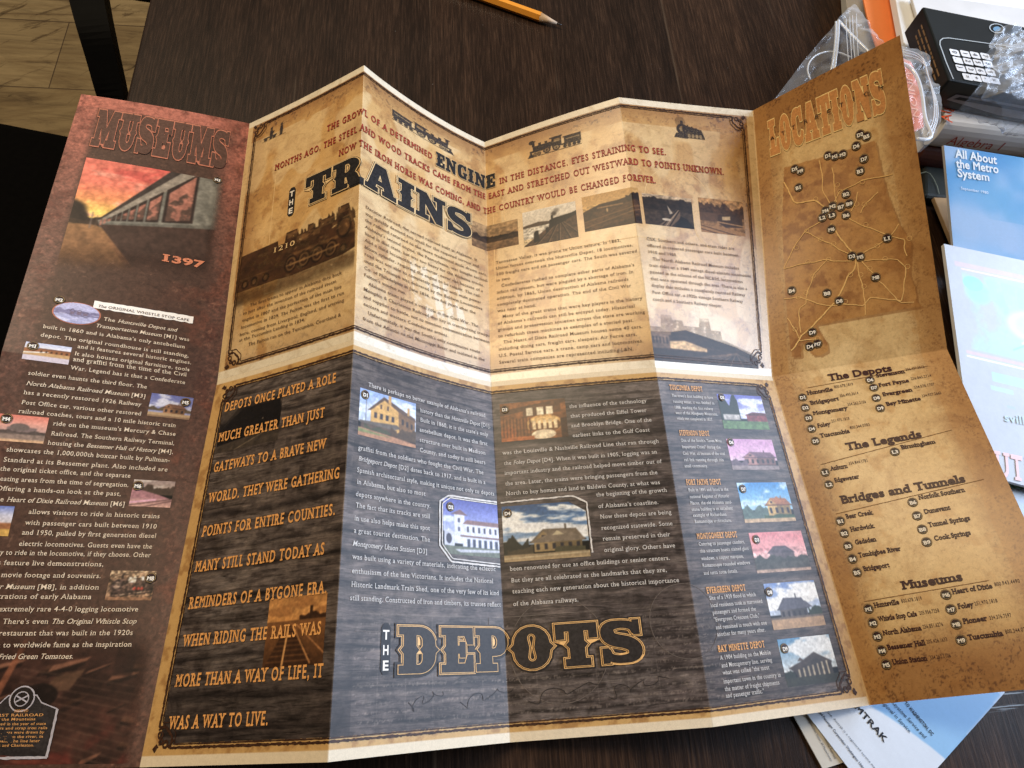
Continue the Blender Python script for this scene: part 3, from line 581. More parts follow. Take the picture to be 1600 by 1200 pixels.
def paint(kind, w, h):
    p = Pic(w, h)
    if kind == 'sunset':
        p.grad([(0, (212, 112, 92)), (.3, (220, 120, 95)), (.5, (236, 150, 96)), (.62, (246, 196, 104)), (1, (246, 196, 104))], 0, .7)
        p.clouds((238, 168, 140), 0, .5, 2.2, 4, .48, .8, 3.5); p.clouds((196, 82, 72), 0, .42, 2.6, 9, .52, .75, 4)
        p.grad([(0, (150, 110, 70)), (.3, (132, 92, 62)), (1, (72, 50, 40))], .56, 1)
        p.trees(0, .22, .57, .10, (54, 42, 34), 5); p.ell(.0, .48, .10, .10, (48, 38, 31), 1, .25); p.ell(.06, .52, .06, .06, (48, 38, 31), 1, .3); p.rect(0, .54, .2, .575, (60, 46, 36))
        p.poly([(.05, .575), (.18, .565), (.55, 1.02), (-.1, 1.02), (-.1, .64)], (140, 100, 66), .75)
        # passenger car running away to the left
        p.poly([(.18, .52), (.62, -.02), (1.05, -.02), (1.05, .66), (.42, .64), (.20, .575)], (122, 116, 102))
        p.poly([(.18, .515), (.62, -.03), (.70, -.03), (.19, .53)], (60, 50, 44)); p.poly([(.185, .525), (.70, -.03), (.84, -.03), (.19, .535)], (146, 132, 114))
        p.poly([(.19, .545), (1.05, .385), (1.05, .42), (.20, .555)], (104, 98, 86))
        p.poly([(.18, .54), (.20, .556), (1.05, .42), (1.05, 1.02), (.62, 1.02), (.36, .74)], (70, 51, 42))
        xs = [.195, .215, .24, .265, .295, .33, .37, .42, .485, .595, .86]
        for a, b in zip(xs, xs[1:]):
            c = a+(b-a)*.80; tp = lambda x: .545-.93*(x-.18); bt = lambda x: .540-.175*(x-.18)-.012
            p.poly([(a, tp(a)+.01), (c, tp(c)+.01), (c, bt(c)), (a, bt(a))], (50, 38, 33)); g_ = (c-a)*.10
            p.poly([(a+g_, tp(a)+.035), (c-g_, tp(c)+.045), (c-g_, bt(c)-.02), (a+g_, bt(a)-.015)], (196, 126, 102), .8)
            hh = (bt(c)-tp(c))*.45
            p.put(p.pmask([(a+g_, bt(a)-hh*.8), (c-g_, bt(c)-hh*1.5), (c-g_, bt(c)-.02), (a+g_, bt(a)-.015)])*sstep(.42, .55, vnoise(p.X*30, p.Y*30, 6)+.25*(p.Y-.2)), (74, 58, 48), .8)
        p.rect(.135, .46, .142, .60, (120, 104, 92)); p.rect(.17, .48, .176, .58, (90, 74, 60))
        p.mottle(.22, 26, 2)
        p.a = 1-sstep(.70, .97, p.Y+.10*p.X+.06*(vnoise(p.X*7, p.Y*7, 3)-.5)); p.a *= 1-sstep(.90, 1.0, p.X)*sstep(.12, .3, p.Y+.25)
    elif kind == 'storefront':
        p.grad([(0, (196, 200, 224)), (1, (232, 226, 224))], 0, .4); p.rect(0, .34, 1, .55, (150, 96, 62)); p.rect(.3, .3, 1, .36, (110, 70, 52))
        p.rect(0, .55, 1, .75, (190, 150, 104)); p.rect(0, .72, 1, 1, (214, 200, 206)); p.line(.0, .62, .5, .5, .03, (232, 226, 216))
        for k in range(6): p.rect(.35+k*.11, .42, .39+k*.11, .54, (60, 42, 34))
    elif kind == 'hotel':
        p.grad([(0, (104, 108, 158)), (1, (168, 166, 190))]); p.clouds((220, 216, 222), 0, .6, 3, 5, .5)
        p.trees(0, 1, .72, .2, (96, 82, 66), 3); house(p, .35, .85, .8, .55, (168, 120, 84), (118, 84, 66)); p.rect(0, .8, 1, 1, (182, 150, 112)); p.rect(0, .92, 1, 1, (140, 110, 84))
    elif kind == 'pinkdome':
        p.grad([(0, (224, 128, 108)), (.6, (222, 160, 140)), (1, (190, 150, 136))], 0, .6); p.rect(.2, .45, .8, .75, (126, 106, 100)); p.ell(.45, .45, .2, .14, (112, 98, 90))
        p.trees(0, 1, .72, .2, (84, 72, 66), 4); p.rect(0, .7, 1, 1, (140, 118, 104)); p.rect(0, .9, 1, 1, (214, 170, 130)); p.mottle(.3, 18, 5, .6)
    elif kind == 'pinkrails':
        p.grad([(0, (150, 128, 120)), (1, (196, 172, 150))], 0, .5); p.clouds((214, 196, 180), 0, .5, 3, 2, .5); p.trees(.2, 1, .55, .42, (72, 56, 46), 6)
        p.poly([(0, .3), (.75, .58), (1, .7), (0, .75)], (168, 118, 120)); p.grad([(0, (176, 130, 128)), (1, (206, 160, 140))], .68, 1)
        p.line(0, .95, 1, .68, .02, (110, 80, 74)); p.line(.2, 1.05, 1, .74, .02, (110, 80, 74)); p.line(0, .85, .6, .72, .03, (226, 170, 184)); p.mottle(.2, 20, 1)
    elif kind == 'fieldsky':
        p.grad([(0, (100, 116, 176)), (.5, (200, 196, 206)), (1, (210, 196, 190))], 0, .6); p.rect(0, .56, 1, .78, (160, 104, 66)); p.rect(0, .76, 1, 1, (206, 160, 84)); p.trees(0, .5, .6, .12, (90, 74, 56), 3); p.mottle(.2, 14)
    elif kind == 'engine':
        p.grad([(0, (156, 126, 98)), (1, (120, 92, 70))]); p.trees(0, 1, .5, .4, (96, 74, 56), 2)
        p.poly([(.06, .5), (.3, .3), (.9, .2), (.98, .3), (.98, .62), (.2, .8), (.06, .7)], (78, 60, 50)); p.ell(.2, .5, .12, .2, (64, 50, 44)); p.ell(.2, .5, .07, .12, (112, 92, 78)); p.rect(.26, .1, .31, .34, (60, 46, 40)); p.rect(.42, .22, .58, .40, (222, 198, 168)); p.rect(.66, .2, .76, .32, (206, 180, 150))
        p.poly([(.1, .72), (.98, .58), (.98, .74), (.1, .9)], (58, 44, 38)); p.line(.15, .84, .95, .68, .012, (150, 120, 96))
        for k in range(3): p.ell(.58+k*.08, .60, .03, .05, (186, 74, 58)); p.rect(0, .88, 1, 1, (146, 106, 78)); p.mottle(.5, 22, 5)
    elif kind == 'rubble':
        p.c[:] = (62, 40, 32); p.mottle(.5, 6, 9)
        r = random.Random(4)
        for k in range(26):
            x, y = r.random(), .2+r.random()*.8; a = r.uniform(-.6, .5); l = r.uniform(.05, .2); t = r.uniform(.01, .035); b = r.uniform(.7, 1.7)
            p.poly([(x, y), (x+l, y+l*a), (x+l-.02, y+l*a+t), (x-.02, y+t*1.6)], tuple(np.array((84, 56, 42))*b)); p.poly([(x-.02, y+t*1.6), (x+l-.02, y+l*a+t), (x+l-.02, y+l*a+t*2), (x-.02, y+t*3)], (34, 24, 20), .7)
        for k in range(14):
            y = .3+k*.05; p.line(.35, y, 1, y+.16+.01*k, .004, (104, 76, 60), .6)
        p.poly([(.33, .05), (.36, .04), (.24, .62), (.20, .62)], (140, 84, 58), .8); p.poly([(.52, .36), (.66, .30), (.6, .46), (.46, .48)], (104, 74, 54), .8)
        p.ell(.46, .5, .09, .09, (34, 24, 20)); p.rect(.80, .0, .9, .36, (46, 30, 25), .7)
        n = vnoise(p.X*5, p.Y*4, 12); p.put(sstep(.5, .72, n)*sstep(.5, 1, p.Y), (128, 52, 42), .55); p.mottle(.3, 24, 3)
        p.a = sstep(0, .3, p.Y)*(1-sstep(.9, 1, p.X))*.9
    elif kind == 'loco1210':
        p.c[:] = (66, 42, 26); n = vnoise(p.X*14, p.Y*9, 5); body = np.zeros(p.X.shape)
        def add(m, v): 
            nonlocal body
            body = np.maximum(body, m*v)
        top = np.interp(p.X, [0, .015, .02, .34, .345, .40, .41, .50, .505, .60, .605, .64, .645, .70, .705, .80, .805, .84, .845, .93, .96, .985, 1], [.5, .3, .20, .17, .24, .24, .10, .10, .19, .19, .11, .11, .19, .19, .12, .12, .20, .20, .04, .04, .22, .34, .6])
        bot = np.interp(p.X, [0, .35, .45, .9, 1], [.70, .70, .72, .70, .66])
        add(((p.Y > top) & (p.Y < bot))*1.0, .97)
        add(sstep(.0, .08, p.Y-.66)*(1-sstep(.16, .34, p.Y-.66)), .6)
        p.put(((p.Y > top+.02) & (p.Y < top+.10) & (p.X > .42))*1.0, (126, 92, 58), .6); p.put(((p.Y > .42) & (p.Y < .46) & (p.X > .44))*1.0, (116, 84, 52), .6)
        for a in (.47, .58, .69, .80): p.ell(a, .56, .055, .115, (36, 22, 14)); p.ell(a, .56, .042, .09, (120, 88, 56), .75); p.ell(a, .56, .03, .065, (48, 30, 20)); p.ell(a, .56, .012, .03, (120, 88, 56), .7)
        for a in (.08, .16, .26, .90): p.ell(a, .62, .03, .06, (32, 20, 12)); p.ell(a, .62, .018, .036, (104, 74, 46), .8)
        p.line(.44, .57, .86, .55, .012, (140, 104, 66), .9); p.line(.02, .54, .36, .54, .006, (110, 80, 50), .7); p.ell(.90, .34, .06, .15, (40, 26, 17)); p.ell(.90, .34, .045, .11, (84, 58, 36))
        rr_ = random.Random(12)
        for k in range(46):
            a = .40+.56*rr_.random(); b = .10+.40*rr_.random(); l = rr_.uniform(.01, .07); p.line(a, b, a+l, b+rr_.uniform(-.05, .05), rr_.uniform(.003, .007), (134, 98, 62) if k % 3 else (34, 21, 14), .7)
        for k in range(30):
            a = .38+.6*rr_.random(); t_ = np.interp(a, [.34, .6, .8, .96], [.2, .16, .14, .2]); m_ = p.pmask([(a, t_-rr_.uniform(.02, .09)), (a+rr_.uniform(.006, .03), t_-.02), (a+.03, t_+.08), (a, t_+.08)]); body = np.maximum(body, m_*.9)
        for k in range(9): p.line(.02+.11*k, .74+.01*(k % 3), .12+.11*k, .74+.02*(k % 2), .006, (130, 96, 60), .6)
        p.c *= (.60+.8*n)[..., None]; er = vnoise(p.X*36, p.Y*22, 15, 4); body = body*sstep(.30, .46, er+.42*body-.25*(p.X > .4)*(p.Y < .3)); p.a = np.clip(body*(.62+.6*vnoise(p.X*20, p.Y*14, 8)), 0, 1)*sstep(0, .02, p.X)*(1-sstep(.985, 1, p.X))*(1-sstep(.85, 1, p.Y))
    elif kind.startswith('sepia'):
        p.grad([(0, (206, 178, 138)), (1, (224, 202, 166))])
        if kind == 'sepia_a':
            p.grad([(0, (176, 148, 112)), (1, (132, 104, 76))], 0, 1); p.trees(0, 1, .6, .2, (66, 48, 36), 3); p.rect(0, .55, 1, .7, (80, 60, 44)); p.rect(.5, .48, .8, .6, (56, 42, 32)); p.mottle(.4, 14)
        if kind == 'sepia_b':
            p.grad([(0, (232, 222, 206)), (1, (214, 202, 184))], 0, .5); p.poly([(0, .42), (.3, .36), (.5, .40), (.5, .5), (0, .52)], (104, 88, 74)); p.rect(0, .48, .6, .8, (208, 198, 182))
            p.poly([(0, .98), (.48, .56), (.7, .42), (1, .34), (1, 1), (0, 1)], (92, 70, 54)); p.mottle(.5, 24, 4, .45)
            for k in range(5): p.line(.2+.22*k, 1.02, .62+.03*k, .5, .010, (40, 28, 22)); p.line(.23+.22*k, 1.02, .63+.03*k, .5, .005, (158, 134, 110))
            p.poly([(.48, .62), (.5, .38), (.62, .34), (.9, .30), (1, .26), (1, .36), (.7, .52)], (42, 32, 27)); p.rect(.53, .26, .57, .4, (36, 28, 24)); p.ell(.59, .22, .05, .06, (70, 60, 54), .8, .5); p.ell(.64, .14, .05, .06, (120, 110, 100), .6, .5)
            p.poly([(.2, .66), (.24, .6), (.28, .6), (.3, .9), (.19, .92)], (34, 26, 22)); p.poly([(.42, .58), (.46, .56), (.48, .7), (.42, .72)], (38, 28, 24))
        if kind == 'sepia_c':
            p.grad([(0, (204, 166, 112)), (1, (216, 180, 126))], 0, .45); p.poly([(0, .45), (.3, .3), (.6, .28), (.85, .22), (1, .2), (1, 1), (0, 1)], (70, 50, 36)); p.trees(.75, 1, .34, .3, (52, 38, 28), 2)
            p.poly([(.2, .5), (.9, .36), (1, .5), (1, .8), (.1, 1), (0, .8)], (92, 66, 44)); p.mottle(.5, 20, 6, .3); p.line(.0, .74, 1, .5, .008, (150, 116, 80)); p.line(.0, .9, 1, .6, .008, (150, 116, 80)); p.rect(.25, .38, .7, .42, (160, 126, 88)); p.ell(.42, .5, .015, .06, (190, 160, 120))
        if kind == 'sepia_d':
            p.grad([(0, (96, 80, 66)), (1, (70, 56, 46))]); p.rect(0, 0, 1, .12, (190, 168, 142)); p.trees(0, 1, .3, .28, (58, 46, 38), 4, base=.5); p.mottle(.5, 16, 2)
            p.poly([(.66, .42), (.74, .44), (.72, .7), (.5, 1.02), (.24, 1.02), (.56, .66)], (128, 106, 88)); p.line(.68, .44, .34, 1, .012, (38, 30, 26)); p.line(.72, .46, .48, 1, .012, (38, 30, 26)); p.line(.70, .45, .41, 1, .006, (200, 180, 156))
            p.poly([(.48, .3), (.58, .56), (.52, .6)], (190, 174, 156)); p.poly([(.74, .62), (.86, .7), (1, 1), (.6, 1)], (34, 27, 24)); p.ell(.44, .78, .09, .04, (206, 190, 170))
        if kind == 'sepia_e':
            p.grad([(0, (184, 148, 108)), (1, (150, 116, 82))]); p.trees(0, 1, .5, .55, (92, 66, 46), 7); p.mottle(.5, 18, 3); p.rect(.0, .42, .4, .66, (112, 84, 62)); p.poly([(.4, .46), (.7, .42), (.95, .5), (.95, .76), (.55, .8), (.4, .68)], (84, 62, 48))
            p.poly([(.5, .5), (.68, .47), (.68, .58), (.5, .6)], (206, 180, 144)); p.line(.4, .66, .95, .72, .015, (196, 160, 120)); p.poly([(0, .8), (.5, .8), (1, .9), (1, 1), (0, 1)], (176, 138, 98)); p.line(0, .8, .8, 1.0, .012, (84, 60, 44)); p.line(.0, .9, .4, 1, .012, (84, 60, 44))
    elif kind == 'shed':
        p.c[:] = (58, 42, 34); p.mottle(.4, 12, 3); a = np.zeros(p.X.shape)
        sky = np.interp(p.X, [0, .1, .11, .2, .21, .3, .31, .45, .46, .55, .56, .65, .66, 1], [.36, .36, .12, .12, .2, .2, .3, .3, .12, .12, .34, .34, .5, .75])
        a = np.maximum(a, .40*(p.Y > sky)*(.5+.8*vnoise(p.X*18, p.Y*18, 31, 4))); p.put((p.Y < .5)*1.0*(p.Y > sky), (120, 92, 66), .8)
        for k in range(34):
            x_ = .11+(k % 17)*.033; y_ = (.20, .30)[k // 17]; p.rect(x_, y_, x_+.012, y_+.06, (64, 48, 38), .55)
        for k in range(6): p.rect(.2+.09*k, .40, .23+.09*k, .47, (158, 126, 92), .5)
        p.poly([(.18, .44), (.32, .38), (.78, .62), (.78, .74), (.5, .68), (.18, .58)], (48, 36, 30)); p.poly([(.12, .62), (.3, .58), (.5, .70), (.5, .76), (.1, .74)], (196, 160, 116))
        p.poly([(0, .46), (.16, .5), (.16, .74), (0, .76)], (104, 82, 66)); 
        for k in range(5): p.rect(.01+k*.03, .54, .025+k*.03, .66, (48, 36, 30))
        p.rect(0, .76, 1, 1, (44, 31, 25)); m = (p.Y > np.interp(p.X, [0, .18, .32, .78, 1], [.46, .44, .38, .62, .8]))*1.0; a = np.maximum(a, m)
        for k in range(9): p.line(.78, .74, -.1+.16*k, 1.05, .005, (132, 102, 78), .8)
        p.mottle(.45, 34, 6); p.mottle(.35, 9, 8); er = vnoise(p.X*40, p.Y*24, 21, 4); p.a = a*sstep(0, .25, p.Y)*np.clip(sstep(.28, .5, er+.5*a-.12*(p.Y < .45)), 0, 1)*.95
    elif kind in ('wide_engine', 'old_engine', 'front_engine', 'handcar'):
        p.c[:] = (52, 48, 52); base = Pic(p.w, p.h); base.c[:] = 255
        k0 = (0, 0, 0); k1 = (150, 150, 150)
        if kind == 'wide_engine': steam_engine(base, .02, .98, .05, .95, k0, detail=k1)
        if kind == 'old_engine': steam_engine(base, .02, .98, .05, .95, k0, True, detail=k1); base.ell(.1, .12, .05, .12, k0)
        if kind == 'front_engine':
            base.ell(.25, .25, .16, .22, (170, 170, 170)); base.rect(.26, .2, .34, .5, k0); base.ell(.3, .58, .18, .24, k0); base.ell(.3, .56, .09, .12, k1); base.poly([(.3, .36), (.9, .55), (.98, .86), (.3, .9)], k0)
            base.poly([(.1, .75), (.5, .78), (.45, .98), (.02, .96)], k0); base.rect(.4, .86, 1, .95, k0)
            for j in range(4): base.ell(.5+j*.12, .84, .05, .09, k1)
            for j in range(3): base.rect(.46+.13*j, .36+.06*j, .5+.13*j, .5+.06*j, k0)
        if kind == 'handcar':
            base.rect(.05, .7, .6, .8, k0); base.ell(.15, .85, .07, .12, k0); base.ell(.5, .85, .07, .12, k0); base.rect(.0, .95, 1, .99, (120, 120, 120))
            for x in (.36, .78): base.poly([(x-.05, .3), (x+.05, .3), (x+.07, .62), (x+.05, .95), (x-.05, .95), (x-.06, .6)], k0); base.ell(x, .2, .05, .09, k0)
            base.poly([(.3, .7), (.45, .4), (.5, .44), (.4, .72)], k0)
        ink_ = 1-base.c[..., 0]/255; p.a = np.clip(ink_*(.35+.9*vnoise(p.X*60, p.Y*34, 3, 3)), 0, .92)
    elif kind == 'darkhouse':
        p.c[:] = (30, 25, 23); p.grad([(0, (84, 74, 66)), (1, (60, 52, 48))], 0, .4); p.poly([(0, .55), (.3, .08), (.95, .1), (1, .36), (1, .8), (0, .9)], (20, 17, 17))
        p.poly([(.02, .55), (.3, .06), (.98, .08), (1, .16), (.36, .16)], (44, 38, 35)); p.rect(.70, .46, .72, .49, (120, 106, 90)); p.poly([(0, .86), (1, .7), (1, 1), (0, 1)], (64, 55, 48)); p.line(.3, 1, .8, .74, .008, (120, 104, 86)); p.mottle(.4, 16)
    elif kind == 'rails':
        p.grad([(0, (172, 120, 70)), (.5, (206, 148, 88)), (1, (196, 136, 78))], 0, .36); p.clouds((150, 100, 58), 0, .34, 3, 3, .5, .7, 3); p.trees(.55, 1, .36, .14, (62, 40, 26), 4); p.rect(.72, .16, .77, .36, (54, 36, 24)); p.rect(0, .35, 1, .40, (120, 80, 48))
        p.grad([(0, (128, 84, 50)), (1, (72, 46, 28))], .38, 1); p.poly([(.34, .42), (.46, .42), (.86, 1), (.02, 1)], (60, 38, 24)); 
        for k in range(10): y = .44+.56*(k/10)**1.5; p.line(.36-.34*(y-.42)/.58, y, .46+.4*(y-.42)/.58, y, .008, (104, 68, 42))
        p.line(.38, .42, .32, 1, .014, (226, 166, 104)); p.line(.45, .42, .78, .96, .010, (200, 140, 86)); p.line(.52, .42, 1, .84, .008, (190, 130, 80)); p.mottle(.2, 18)
    elif kind == 'house':
        p.grad([(0, (150, 172, 214)), (1, (206, 214, 226))], 0, .7); p.clouds((226, 230, 238), 0, .5, 2.4, 3, .5)
        p.poly([(.2, .4), (.42, .12), (.68, .28), (.7, .78), (.2, .74)], (214, 166, 96)); p.poly([(.68, .28), (.98, .42), (.98, .9), (.7, .82)], (128, 96, 66)); p.poly([(.14, .44), (.42, .06), (.5, .1), (.98, .36), (1, .44), (.68, .3), (.43, .13), (.2, .42)], (92, 72, 60))
        p.rect(.5, .0, .55, .2, (196, 150, 92)); p.rect(.84, .16, .88, .34, (196, 150, 92))
        for k in range(4): p.rect(.26+k*.1, .44, .31+k*.1, .56, (64, 56, 56))
        for k in range(2): p.rect(.36+k*.12, .24, .39+k*.12, .34, (90, 72, 60))
        for k in range(3): p.rect(.74+k*.08, .44+k*.03, .78+k*.08, .56+k*.03, (60, 52, 50))
        p.poly([(.02, .68), (.66, .60), (.72, .66), (.62, .72), (.02, .72)], (104, 94, 84)); p.rect(.04, .72, .66, .84, (92, 74, 60)); p.trees(.1, .8, .86, .14, (74, 74, 52), 3); p.trees(.55, 1, .9, .3, (84, 66, 48), 5)
        p.poly([(0, .82), (.5, .86), (1, .92), (1, 1), (0, 1)], (176, 128, 96)); p.poly([(0, .84), (.6, .9), (0, .92)], (128, 132, 84)); p.line(.12, .2, .12, .72, .006, (96, 92, 96)); p.mottle(.15, 20)
    elif kind == 'mission':
        p.grad([(0, (84, 88, 158)), (.6, (140, 146, 200)), (1, (190, 196, 220))], 0, .6); p.clouds((220, 224, 236), .3, .6, 3, 8, .55); w_ = (222, 222, 230)
        p.rect(.2, .26, .38, .8, w_); p.poly([(.14, .28), (.3, .18), (.44, .28)], (120, 92, 92)); p.rect(.34, .42, 1, .84, w_); p.poly([(.34, .44), (.42, .36), (1, .36), (1, .44)], (136, 104, 100)); p.rect(.3, .64, 1, .67, (120, 92, 90))
        for k in range(6): p.rect(.42+.1*k, .48, .455+.1*k, .58, (66, 64, 80)); p.rect(.42+.1*k, .7, .47+.1*k, .84, (60, 66, 84))
        p.poly([(.02, .84), (.02, .6), (.1, .54), (.2, .6), (.2, .84)], (206, 206, 218)); p.ell(.1, .72, .05, .09, (60, 58, 74)); p.rect(.26, .34, .3, .42, (80, 80, 100)); p.rect(.26, .5, .3, .58, (90, 90, 110)); p.rect(0, .84, 1, 1, (104, 108, 92)); p.mottle(.2, 24, 3, .84); p.poly([(.2, .9), (1, .86), (1, .9), (.3, .95)], (196, 196, 204))
    elif kind == 'interior':
        p.c[:] = (124, 78, 44); p.mottle(.4, 8, 3); p.poly([(0, .2), (1, .0), (1, .1), (0, .34)], (84, 56, 36)); p.poly([(.35, .16), (.92, .02), (.92, .34), (.35, .42)], (92, 62, 40))
        for a in (.4, .56, .7): p.rect(a, .18, a+.1, .38, (246, 226, 190))
        p.ell(.66, .62, .27, .24, (204, 156, 96)); p.ell(.66, .66, .24, .2, (110, 72, 44)); p.ell(.66, .52, .22, .08, (226, 184, 122)); 
        for k in range(5): p.rect(.48+.08*k, .52, .53+.08*k, .74, (238, 208, 160))
        p.ell(.64, .88, .18, .12, (230, 206, 170)); p.rect(.9, .5, 1, 1, (66, 42, 28)); p.ell(.12, .78, .12, .14, (150, 84, 44)); 
        for k in range(9): p.rect(.04+.05*k, .4+.02*(k % 3), .055+.05*k, .9, (76, 46, 28))
        p.rect(0, .9, .5, 1, (164, 92, 48)); p.mottle(.3, 20, 4)
    elif kind == 'bluesky':
        p.grad([(0, (50, 78, 116)), (.5, (86, 116, 152)), (1, (150, 168, 184))], 0, .72); p.clouds((240, 236, 226), .0, .66, 2.2, 12, .50, 1, 3.2); p.clouds((226, 222, 216), .3, .66, 3, 5, .46, .9, 5)
        p.trees(0, .3, .86, .34, (46, 44, 34), 3, base=.9); house(p, .36, .92, .86, .66, (150, 124, 84), (112, 96, 78), rh=.2, n=6); p.poly([(.3, .70), (.62, .5), (.74, .5), (.96, .66), (.94, .7)], (122, 106, 88)); p.poly([(.58, .58), (.64, .50), (.72, .58)], (190, 172, 136)); p.trees(.6, .95, .88, .14, (72, 66, 46), 9, base=.9); p.trees(.05, .35, .9, .2, (70, 60, 44), 6, base=.9)
        p.grad([(0, (150, 128, 96)), (1, (172, 146, 108))], .88, 1); p.line(0, .94, 1, .91, .006, (206, 186, 150))
        m = ((p.Y < 1.0*(p.X-.80)) & (p.X > .8)); p.a = 1-m*1.0
    elif kind == 'small_a':
        p.grad([(0, (104, 108, 178)), (1, (190, 192, 214))], 0, .7); p.clouds((224, 226, 240), .1, .7, 3, 4, .48); p.trees(0, .42, .62, .7, (38, 46, 38), 3, base=.8); p.rect(.55, .56, 1, .78, (126, 64, 66)); p.poly([(.5, .6), (.7, .5), (1, .52), (1, .6)], (96, 56, 58)); p.rect(.05, .58, .4, .74, (176, 170, 164)); p.rect(0, .76, 1, 1, (90, 116, 74)); p.mottle(.4, 16, 3, .5)
    elif kind == 'small_b':
        p.grad([(0, (190, 140, 178)), (1, (222, 190, 204))], 0, .7); p.clouds((206, 160, 190), 0, .6, 3, 6, .5); house(p, .3, .95, .84, .58, (164, 120, 112), (116, 88, 100), n=6); p.trees(0, .35, .86, .24, (100, 84, 92), 3, base=.9); p.rect(0, .85, 1, 1, (142, 126, 124)); p.mottle(.3, 18, 3, .5)
    elif kind == 'small_c':
        p.grad([(0, (66, 132, 192)), (1, (170, 204, 222))], 0, .7); p.clouds((196, 218, 232), 0, .6, 2, 6, .55); p.trees(0, .5, .84, .3, (86, 104, 96), 3, base=.9); house(p, .5, .95, .84, .56, (200, 164, 104), (168, 110, 76)); p.poly([(.72, .36), (.86, .5), (.6, .5)], (176, 116, 80)); p.trees(.4, 1, .9, .14, (62, 82, 56), 9, base=.92); p.rect(0, .9, 1, 1, (188, 158, 124)); p.mottle(.25, 16, 3, .5)
    elif kind == 'small_d':
        p.grad([(0, (214, 128, 132)), (1, (236, 190, 184))], 0, .66); p.clouds((222, 150, 150), 0, .5, 3, 6, .5); p.rect(.3, .5, .75, .7, (96, 84, 86)); p.poly([(.25, .54), (.4, .36), (.62, .36), (.78, .54)], (84, 74, 80)); p.trees(0, 1, .76, .22, (66, 66, 58), 3, base=.8); p.rect(0, .76, 1, 1, (70, 68, 60)); p.rect(0, .92, 1, 1, (178, 148, 128)); p.mottle(.45, 18, 3, .4)
    elif kind == 'small_e':
        p.grad([(0, (112, 136, 186)), (1, (196, 204, 216))], 0, .7); p.clouds((236, 232, 226), 0, .6, 2.2, 3, .42, 1); house(p, .2, .72, .8, .56, (96, 88, 86), (78, 76, 86), rh=.22, n=5); p.poly([(.16, .6), (.34, .36), (.72, .44), (.84, .58)], (88, 86, 96)); p.trees(.74, 1, .74, .26, (46, 56, 40), 3, base=.78); p.rect(0, .74, 1, .8, (106, 92, 80)); p.rect(0, .79, 1, 1, (176, 142, 108)); p.mottle(.2, 18, 3, .5)
    elif kind == 'small_f':
        p.grad([(0, (92, 140, 178)), (1, (206, 208, 206))], 0, .7); p.clouds((226, 226, 224), 0, .7, 2.2, 9, .42, 1); p.poly([(.1, .62), (.36, .50), (.62, .34), (.92, .56), (.9, .62), (.62, .46), (.2, .72)], (70, 60, 56)); p.poly([(.2, .72), (.62, .46), (.9, .62), (.9, .84), (.24, .86)], (58, 52, 48)); p.poly([(.28, .5), (.34, .42), (.42, .5)], (84, 72, 68))
        for k in range(7): p.rect(.26+k*.09, .66-.02*k, .29+k*.09, .84, (176, 160, 136))
        p.trees(0, .2, .8, .14, (40, 46, 36), 3, base=.9); p.rect(0, .82, 1, 1, (52, 52, 42)); p.mottle(.3, 18, 3, .5)
    if kind.startswith('sepia'): p.c = 255*(p.c/255)**1.25
    return p.done()

